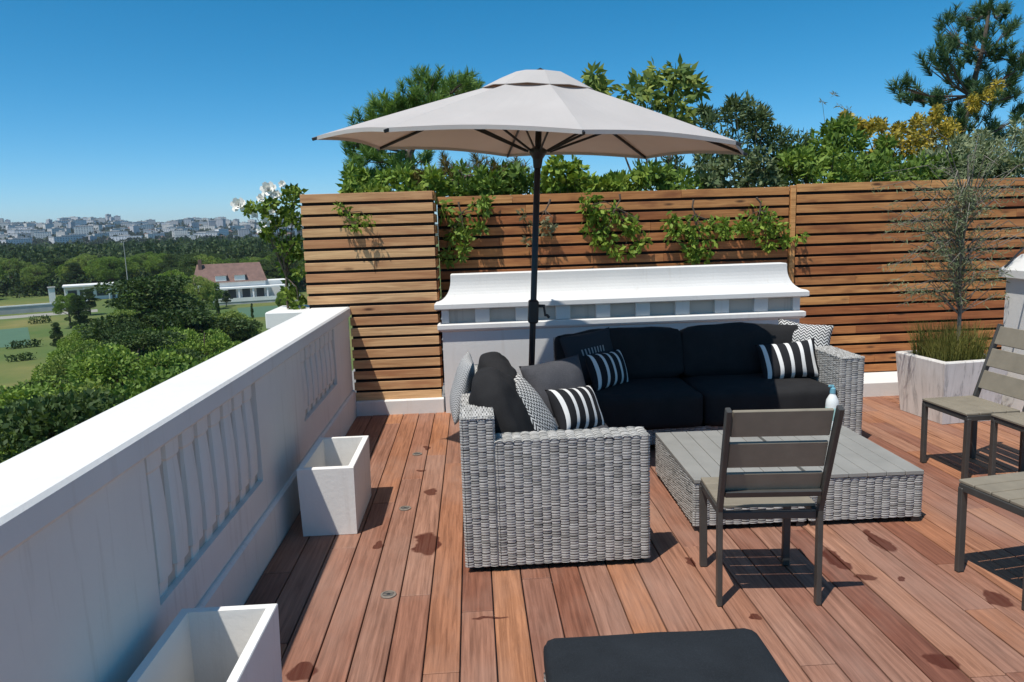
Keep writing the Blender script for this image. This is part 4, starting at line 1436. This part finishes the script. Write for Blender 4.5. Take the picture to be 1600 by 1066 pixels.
# ================================================================== PLANTS ROUND THE FENCE
def plant(name, label, cat_, base, clusters, mat, leaf, n, aspect, Y, rcl, seed, bark='bark', trunk_r=.02, droop=0, up=.3, group=None, spreadY=.25, flat=1.0, twig=True, part='foliage'):
    """clusters: (px, py[, r px]) at depth Y; twigs run from base to each cluster"""
    rg = np.random.default_rng(seed); rp = random.Random(seed)
    t = thing(name, label, cat_, base, 0, group)
    B = Vector(base)
    parts = []; mb = MB()
    pts = [(at(c[0], c[1], Y + rp.uniform(-spreadY, spreadY)), (c[2] if len(c) > 2 else rcl)) for c in clusters]
    cen = sum((p for p, _ in pts), Vector()) / len(pts)
    fork = B.lerp(cen, .45); fork.x = B.x * .6 + cen.x * .4
    if twig:
        mb.tube([Vector((0, 0, -.02)), (fork - B) * .5 + Vector((rp.uniform(-.03, .03), 0, 0)), fork - B], [trunk_r, trunk_r * .85, trunk_r * .6], 8)
    for ti, (p, r) in enumerate(pts):
        rr = r / F * Y
        if twig and ti % 3 == 0:
            mid = fork.lerp(p, .5) + Vector((rp.uniform(-.05, .05), rp.uniform(-.05, .05), rp.uniform(-.02, .06)))
            mb.tube([fork - B, mid - B, p - B], [trunk_r * .5, trunk_r * .3, trunk_r * .12], 6)
        q, d = ball(n, rr, rg, .35, flat)
        parts.append(leaf_quads(q + np.array(p - B), leaf, aspect, up, rg, droop, N=d))
    V, Q = cat(parts)
    np_mesh(part, V, Q, M[mat], t)
    if twig: mb.build('stem', M[bark], t)
    return t


def jit(cl, k, s, seed):
    rp = random.Random(seed); out = []
    for c in cl:
        for _ in range(k):
            out.append((c[0] + rp.gauss(0, s), c[1] + rp.gauss(0, s), (c[2] if len(c) > 2 else 14) * rp.uniform(.7, 1.2)))
    return out


def pine(name, label, base, Y, trunk, tufts, mats, L, n, seed, spreadY=.4, kk=8):
    rg = np.random.default_rng(seed); rp = random.Random(seed)
    t = thing(name, label, 'tree', base, 0)
    B = Vector(base); mb = MB()
    tp = [at(px, py, Y) for px, py in trunk]
    mb.tube([Vector((0, 0, -.02))] + [p - B for p in tp], [.07 - .055 * k / len(tp) for k in range(len(tp) + 1)], 8)
    parts = []
    for (px, py, *r) in tufts:
        p = at(px, py, Y + rp.uniform(-spreadY, spreadY))
        near = min(tp + [B + (tp[0] - B) * .7], key=lambda q: (q - p).length + .6 * max(0, q.z - p.z))
        mid = near.lerp(p, .6) - Vector((0, 0, .06))
        mb.tube([near - B, mid - B, p - B], [.014, .009, .004], 5)
        rr = (r[0] if r else 14) / F * Y
        for k in range(kk):
            o = Vector((rp.gauss(0, 1), rp.gauss(0, 1), rp.gauss(0, .8))) * rr * .6
            dv = (p - near).normalized() * .5 + Vector((rp.uniform(-.6, .6), rp.uniform(-.6, .6), .9))
            parts.append(needle_tuft(p + o - B, dv, L, n, rg, 1.0, .07))
            mb.tube([mid - B, p + o * .7 - B], [.005, .003], 4)
    V, Q = cat(parts)
    np_mesh('needles', V, Q, M[mats], t)
    mb.build('trunk', M['bark'], t)
    return t


ZB = -.03
rp0 = random.Random(77)
TP = [(575, 190), (560, 208), (600, 165), (596, 190), (622, 172), (640, 150), (655, 130), (668, 132), (700, 140), (722, 132), (728, 150), (690, 158), (640, 180), (610, 205), (665, 165), (700, 170),
      (552, 225), (565, 225), (585, 215), (630, 160), (650, 165), (680, 140), (712, 150), (735, 140), (675, 175), (720, 165), (620, 190), (552, 240), (560, 265), (580, 250), (600, 270), (620, 255), (575, 285), (640, 270), (600, 292), (560, 290), (660, 250), (640, 292), (585, 232)]
pine('pine_tree', 'bushy green pine behind the fence, left of the parasol', (-.62, 8.3, ZB), 8.3, [(640, 300), (640, 240), (660, 190), (672, 150)], TP, 'needle_green', .12, 80, 1, .4, 7)
pine('pine_tree', 'brownish pine branches hanging behind the fence under the parasol', (.15, 7.7, ZB), 7.7, [(760, 300), (735, 275)],
     [(690, 262), (720, 270), (745, 265), (775, 270), (800, 265), (700, 290), (735, 292), (770, 285), (655, 280), (680, 278), (815, 285), (790, 292)], 'needle_tan', .11, 40, 2, .25)
TR = [(1545, 10), (1530, 25), (1560, 30), (1505, 30), (1540, 55), (1570, 48), (1478, 45), (1520, 60), (1490, 65), (1552, 80), (1478, 80), (1505, 95), (1530, 100), (1565, 92), (1468, 100), (1590, 105), (1600, 90),
      (1490, 120), (1548, 125), (1580, 130), (1462, 105), (1475, 150), (1510, 140), (1535, 150), (1560, 160), (1590, 150), (1480, 180), (1505, 190), (1530, 185), (1480, 210), (1550, 205), (1412, 138, 8), (1418, 155, 9), (1445, 158, 6), (1468, 165), (1500, 230), (1480, 245), (1530, 240), (1590, 185), (1570, 215)]
pine('pine_tree', 'tall dark open pine behind the fence in the upper right corner', (6.1, 9.2, ZB), 9.2, [(1505, 290), (1500, 220), (1515, 150), (1535, 80), (1548, 5)], TR, 'needle_blue', .14, 66, 3, .5, 6)

plant('loquat_tree', 'loquat tree with large drooping leaves behind the fence right of the parasol top', 'tree', (2.15, 8.3, ZB),
      jit([(985, 150, 16), (1010, 140, 16), (1030, 115, 15), (1055, 105, 15), (1075, 125, 16), (1080, 140, 13), (1045, 140, 18), (1060, 165, 18), (1065, 180, 12), (1020, 155, 14), (930, 130, 12), (935, 140, 9)], 2, 6, 5),
      'leaf_gloss', .125, 34, .36, 8.3, 14, 41, 'bark', .035, .35, 0, part='crown')
plant('olive_shrub', 'silvery olive shrub behind the fence beyond the right edge of the parasol', 'shrub', (3.05, 8.0, ZB),
      jit([(1110, 195, 14), (1150, 185, 18), (1170, 175, 14), (1185, 200, 18), (1160, 215, 20), (1195, 225, 18), (1120, 225, 16), (1215, 215, 14), (1235, 225, 16), (1140, 250, 20), (1100, 255, 18), (1180, 255, 20), (1060, 262, 16), (1220, 255, 16), (1145, 165, 8), (1190, 185, 10), (1105, 180, 7)], 3, 7, 6),
      'leaf_sage', .07, 95, .26, 8.0, 15, 42, 'bark_grey', .03, 0, .5)
plant('bay_shrub', 'dense dark green shrub behind the fence at the centre right', 'shrub', (4.3, 8.1, ZB),
      jit([(1230, 245, 18), (1260, 240, 16), (1285, 225, 16), (1300, 210, 14), (1320, 205, 12), (1310, 240, 18), (1335, 225, 12), (1290, 260, 18), (1250, 268, 16), (1330, 262, 18), (1365, 265, 16), (1400, 268, 16), (1345, 275, 12), (1380, 240, 8), (1275, 255, 16), (1215, 270, 14), (1430, 270, 14)], 3, 7, 7),
      'leaf_mid', .085, 75, .36, 8.1, 15, 43, 'bark', .03, 0, .3)
plant('broom_bush', 'bush with yellow flowering branches reaching left in front of the dark pine', 'shrub', (5.35, 8.7, ZB),
      jit([(1320, 185, 8), (1340, 192, 9), (1360, 192, 9), (1380, 200, 9), (1400, 205, 11), (1425, 205, 11), (1440, 190, 10), (1460, 180, 8), (1365, 243, 9), (1390, 243, 11), (1415, 235, 12), (1435, 245, 12), (1430, 222, 10), (1540, 150, 8), (1560, 140, 7), (1520, 165, 7), (1450, 230, 9), (1375, 225, 9), (1405, 225, 11), (1455, 205, 11), (1475, 215, 12), (1470, 190, 10), (1490, 200, 10), (1350, 215, 7)], 3, 5, 8),
      'leaf_broom', .05, 85, .45, 8.7, 11, 44, 'bark', .025, 0, .2, part='flowering_foliage')
plant('grey_shrub', 'loose grey green shrub behind the fence at the far right under the dark pine', 'shrub', (6.0, 8.3, ZB),
      jit([(1455, 250, 16), (1490, 255, 18), (1520, 250, 18), (1550, 240, 20), (1580, 235, 20), (1610, 225, 20), (1560, 265, 16), (1600, 265, 18), (1530, 270, 14), (1470, 272, 14), (1590, 205, 14), (1450, 270, 12), (1505, 275, 12), (1640, 240, 24), (1500, 225, 12), (1545, 215, 12)], 3, 8, 9),
      'leaf_olive', .075, 90, .24, 8.3, 16, 45, 'bark_grey', .03, 0, .4)
plant('dry_twigs', 'bare dry twig tips sticking up left of the yellow bush', 'plant', (4.55, 8.9, ZB), [(1285, 160, 3), (1303, 148, 3), (1312, 165, 3), (1325, 172, 4)], 'leaf_dry', .05, 14, .2, 8.9, 3, 46, 'bark_grey', .016)
VG = 'bright green climbers along the fence top'
plant('climbing_vine', 'bright green vine spilling over the fence top right of the parasol pole', 'climber', (1.1, 7.18, ZB),
      jit([(865, 278, 12), (885, 270, 13), (905, 285, 12), (925, 292, 10), (945, 290, 10), (970, 288, 9), (1000, 285, 10), (870, 262, 10), (900, 262, 9)], 3, 6, 10), 'leaf_vine', .07, 32, .6, 7.2, 11, 47, 'bark', .014, .1, .2, spreadY=.06)
plant('climbing_vine', 'light green vine on the top edge of the pale slatted box', 'climber', (-.75, 6.75, ZB), jit([(545, 297, 6), (570, 296, 6), (600, 300, 4), (660, 300, 4)], 3, 4, 11), 'leaf_rose', .05, 26, .6, 6.78, 6, 48, 'bark', .012, 0, .3, spreadY=.05)
CG = 'climbers hanging on the fence face'
def hang(label, cl, mat, leaf, n, Y, seed, top, k=3, s=6):
    plant('climbing_plant', label, 'climber', top, jit(cl, k, s, seed), mat, leaf, n, .5, Y, 12, seed, 'bark', .010, .45, 0, spreadY=.035)
hang('leafy climber on the fence right of the parasol pole, tallest of the hanging three', [(915, 315, 12), (930, 330, 13), (945, 345, 12), (920, 345, 10), (960, 330, 10), (985, 350, 10), (995, 365, 9), (950, 375, 10), (965, 392, 9), (940, 365, 9), (1000, 375, 7)], 'leaf_vine', .065, 17, 6.93, 60, (1.4, 6.95, 1.93))
hang('leafy climber hanging on the fence above the middle of the moulded wall', [(1055, 345, 13), (1075, 355, 15), (1095, 370, 15), (1080, 385, 13), (1100, 395, 11), (1120, 350, 12), (1135, 360, 10), (1060, 365, 11), (1085, 405, 8)], 'leaf_vine', .06, 22, 6.93, 61, (2.1, 6.95, 1.86))
hang('leafy climber hanging on the fence beside the panel joint', [(1165, 345, 13), (1185, 340, 14), (1205, 350, 14), (1225, 355, 12), (1180, 365, 13), (1205, 375, 12), (1160, 360, 10), (1232, 370, 8)], 'leaf_vine', .055, 22, 6.93, 62, (2.7, 6.95, 1.86))
hang('small leafy sprig poking through the pale slatted box', [(532, 325, 7), (545, 332, 9), (560, 340, 9), (570, 348, 8), (552, 348, 7)], 'leaf_vine', .045, 14, 6.56, 63, (-1.1, 6.58, 1.84), 2, 4)
hang('shaded climber in the corner beside the pale slatted box', [(700, 335, 12), (720, 345, 14), (705, 365, 12), (730, 365, 12), (745, 355, 9), (700, 390, 10), (722, 390, 9), (755, 325, 8), (765, 315, 8)], 'leaf_mid', .06, 20, 6.92, 64, (-.1, 6.95, 1.9))
hang('sparse yellowing climber sprig behind the parasol pole', [(820, 335, 6), (828, 370, 7), (850, 355, 7), (862, 362, 5), (855, 340, 4), (830, 358, 5)], 'leaf_dry', .05, 9, 6.93, 65, (.75, 6.95, 1.9), 2, 4)

# evergreen hedge plants along the back of the fence -------------
HG = 'evergreen shrubs rising just above the fence'
rp = random.Random(5)
for i, (pa, pb, top, mt, lab) in enumerate(((545, 690, 272, 'leaf_mid', 'evergreen shrub behind the fence under the green pine'), (690, 845, 266, 'leaf_mid', 'leafy green shrub behind the fence left of the parasol pole'),
                             (845, 985, 283, 'leaf_vine', 'evergreen shrub behind the fence right of the parasol pole'), (1090, 1215, 244, 'leaf_sage', 'evergreen shrub behind the fence under the right parasol tip'),
                             (1000, 1100, 268, 'leaf_mid', 'low leafy shrub behind the fence below the loquat tree'), (1225, 1335, 240, 'leaf_mid', 'dense evergreen shrub behind the fence panel joint'), (1340, 1480, 250, 'leaf_mid', 'low evergreen shrub behind the fence below the yellow bush'),
                             (1470, 1640, 252, 'leaf_sage', 'evergreen shrub behind the fence at the right frame edge'))):
    cl = [(rp.uniform(pa, pb), rp.uniform(top, 305), rp.uniform(6, 16)) for _ in range(int((pb - pa) * .26))]
    b_ = at((pa + pb) / 2, 300, 7.55)
    plant('evergreen_shrub', lab, 'shrub', (b_.x, 7.55, ZB), cl, mt, .075, 46, .42, 7.55, 14, 200 + i, 'bark', .025, 0, .3, HG, .2)

# climbing rose ----------------------------------------------------
rs = plant('climbing_rose', 'climbing rose with large white blooms at the left end of the screen', 'climber', (-1.72, 6.95, .95),
           jit([(455, 320, 10), (462, 345, 10), (440, 330, 11), (430, 345, 9), (425, 320, 9), (445, 300, 8), (410, 325, 7), (395, 325, 6), (415, 365, 7), (435, 375, 9), (455, 380, 10), (448, 405, 9), (458, 430, 10), (450, 455, 8), (462, 460, 9), (465, 400, 8), (462, 310, 6), (420, 350, 8), (463, 475, 6)], 3, 5, 12),
           'leaf_rose', .05, 30, .6, 6.95, 9, 70, 'bark', .014, .1, .1, spreadY=.12)
for i, (px, py, r) in enumerate(((420, 297, 13), (432, 305, 8), (373, 321, 12), (416, 348, 8), (398, 337, 6), (408, 310, 7), (405, 360, 5), (441, 288, 6), (425, 332, 5))):
    p = at(px, py, 6.85) - Vector((-1.72, 6.95, .95)); rr = r / F * 6.85
    mb = MB(); rg = random.Random(i)
    for ring, (nn, tilt, sc2) in enumerate(((6, 1.25, 1.0), (6, .85, .85), (5, .45, .62), (4, .15, .42))):
        for k in range(nn):
            a = 2 * PI * k / nn + ring * .5 + rg.uniform(-.2, .2); tl = tilt + rg.uniform(-.15, .15)
            d = Vector((math.cos(a) * math.sin(tl), -math.cos(tl) * .8 , math.sin(a) * math.sin(tl) + .3)).normalized()
            sdir = d.cross(Vector((rg.uniform(-.2, .2), -1, .2))).normalized()
            L_ = rr * sc2
            mb.poly([p, p + d * L_ * .55 + sdir * L_ * .42, p + d * L_ + sdir * L_ * .2, p + d * L_ * 1.02 - sdir * L_ * .2, p + d * L_ * .55 - sdir * L_ * .42])
    mb.build('rose_bloom', M['petal'], rs)

# marbled pot, grass tuft, olive standard ---------------------------
pt = thing('marbled_pot', 'square grey streaked concrete pot by the fence at right', 'pot', (3.86, 5.72, .002), rad(6))
mb = MB(); w0, w1, h = .245, .285, .50
o4 = lambda r, z: [(-r, -r, z), (r, -r, z), (r, r, z), (-r, r, z)]
Ls = [o4(w0, 0), o4(w1, h - .01), o4(w1 - .006, h), o4(w1 - .045, h), o4(w1 - .05, h - .06)]
for a, bq in zip(Ls, Ls[1:]):
    for k in range(4): mb.poly([a[k], a[(k + 1) % 4], bq[(k + 1) % 4], bq[k]])
mb.build('pot_shell', M['pot_concrete'], pt)
mb = MB(); mb.poly(o4(w1 - .05, h - .055)); mb.build('soil', M['soil'], pt)

tf = thing('ornamental_grass', 'tuft of yellow green grass growing in the marbled pot', 'plant', (3.86, 5.72, .445))
n = 1300
rg = np.random.default_rng(91)
bx = rg.uniform(-.21, .21, n); by = rg.uniform(-.2, .2, n)
hh = rg.uniform(.14, .36, n); lx = rg.normal(0, .05, n) + bx * .25; ly = rg.normal(0, .05, n) + by * .2
B0a = np.stack([bx, by, np.zeros(n)], 1); tipa = B0a + np.stack([lx, ly, hh], 1); mida = (B0a + tipa) / 2 + np.stack([-lx * .15, -ly * .15, hh * .08], 1)
sd = rg.normal(size=(n, 3)); sd[:, 2] = 0; sd /= np.linalg.norm(sd, axis=1)[:, None]
V = np.stack([B0a - sd * .0025, B0a + sd * .0025, mida + sd * .002, mida - sd * .002, mida - sd * .002, mida + sd * .002, tipa + sd * .0004, tipa - sd * .0004], 1).reshape(-1, 3)
Q = np.arange(n * 8).reshape(-1, 4)
np_mesh('blades', V, Q, M['grass_blade'], tf)

olv = thing('olive_tree', 'slender potted olive with wispy grey foliage in front of the fence', 'tree', (3.90, 5.72, .445))
B = Vector((3.90, 5.72, .445)); mb = MB(); rp = random.Random(17); rg = np.random.default_rng(17)
tr = [at(1497, 540, 5.72), at(1500, 480, 5.72), at(1499, 430, 5.72), at(1505, 380, 5.72), at(1512, 330, 5.75)]
mb.tube([Vector((0, 0, -.03))] + [p - B for p in tr], [.017, .016, .014, .012, .009, .005], 8)
parts = []
ends = []
for k in range(110):
    a = rp.uniform(-.15, 1)
    px = 1505 + rp.gauss(0, 78); py = 360 + rp.gauss(-15, 68)
    if py > 500 or py < 190: continue
    if px < 1365: px = 1365 + rp.uniform(0, 30)
    ends.append((px, py, 5.72 + rp.gauss(0, .2)))
ends += [(1400, 480, 5.6), (1412, 455, 5.6), (1385, 425, 5.65), (1370, 420, 5.6), (1440, 420, 5.6), (1590, 260, 5.9), (1600, 300, 5.8), (1580, 230, 5.9), (1560, 250, 5.8), (1530, 240, 5.8), (1500, 270, 5.8)]
ends += [(1500 - abs(rp.gauss(0, 62)), rp.uniform(290, 470), 5.68 + rp.gauss(0, .12)) for _ in range(34)]
ends += [(1500 + rp.gauss(0, 10), rp.uniform(375, 490), 5.72 + rp.gauss(0, .06)) for _ in range(16)]
for px, py, Y in ends:
    p = at(px, py, Y)
    zz = max(tr[0].z + .25, min(tr[-1].z, p.z - rp.uniform(-.05, .38)))
    si = max(k for k in range(len(tr) - 1) if tr[k].z <= zz)
    st_ = tr[si].lerp(tr[si + 1], min(1, (zz - tr[si].z) / (tr[si + 1].z - tr[si].z)))
    mid = st_.lerp(p, rp.uniform(.4, .65)) + Vector((rp.uniform(-.05, .05), rp.uniform(-.05, .05), rp.uniform(.06, .24)))
    mb.tube([st_ - B, mid - B, p - B], [.0042, .003, .0014], 5)
    nl = 30
    ts = np.array([rp.uniform(.25, 1) for _ in range(nl)])
    A = np.array(st_ - B); Mi = np.array(mid - B); E_ = np.array(p - B)
    pts = ((1 - ts) ** 2)[:, None] * A + (2 * ts * (1 - ts))[:, None] * Mi + (ts ** 2)[:, None] * E_
    pts += rg.normal(0, .018, size=pts.shape)
    parts.append(leaf_quads(pts, .046, .13, -.1, rg))
V, Q = cat(parts)
np_mesh('foliage', V, Q, M['leaf_olive'], olv)
mb.build('trunk', M['bark_grey'], olv)

# ================================================================== AIR
hm = NT('haze_air')
hm.t.nodes.remove(hm.b)
pvn = hm.n('ShaderNodeVolumePrincipled'); pvn.inputs['Color'].default_value = (.80, .88, 1.0, 1); pvn.inputs['Density'].default_value = .00008
pvn.inputs['Anisotropy'].default_value = .2
hm.l(pvn.outputs[0], hm.out.inputs['Volume'])
mb = MB(); mb.box(-5400, 5400, -500, 5400, GZ - 3, 140)
tag(mb.build('haze', hm.m), kind='stuff')
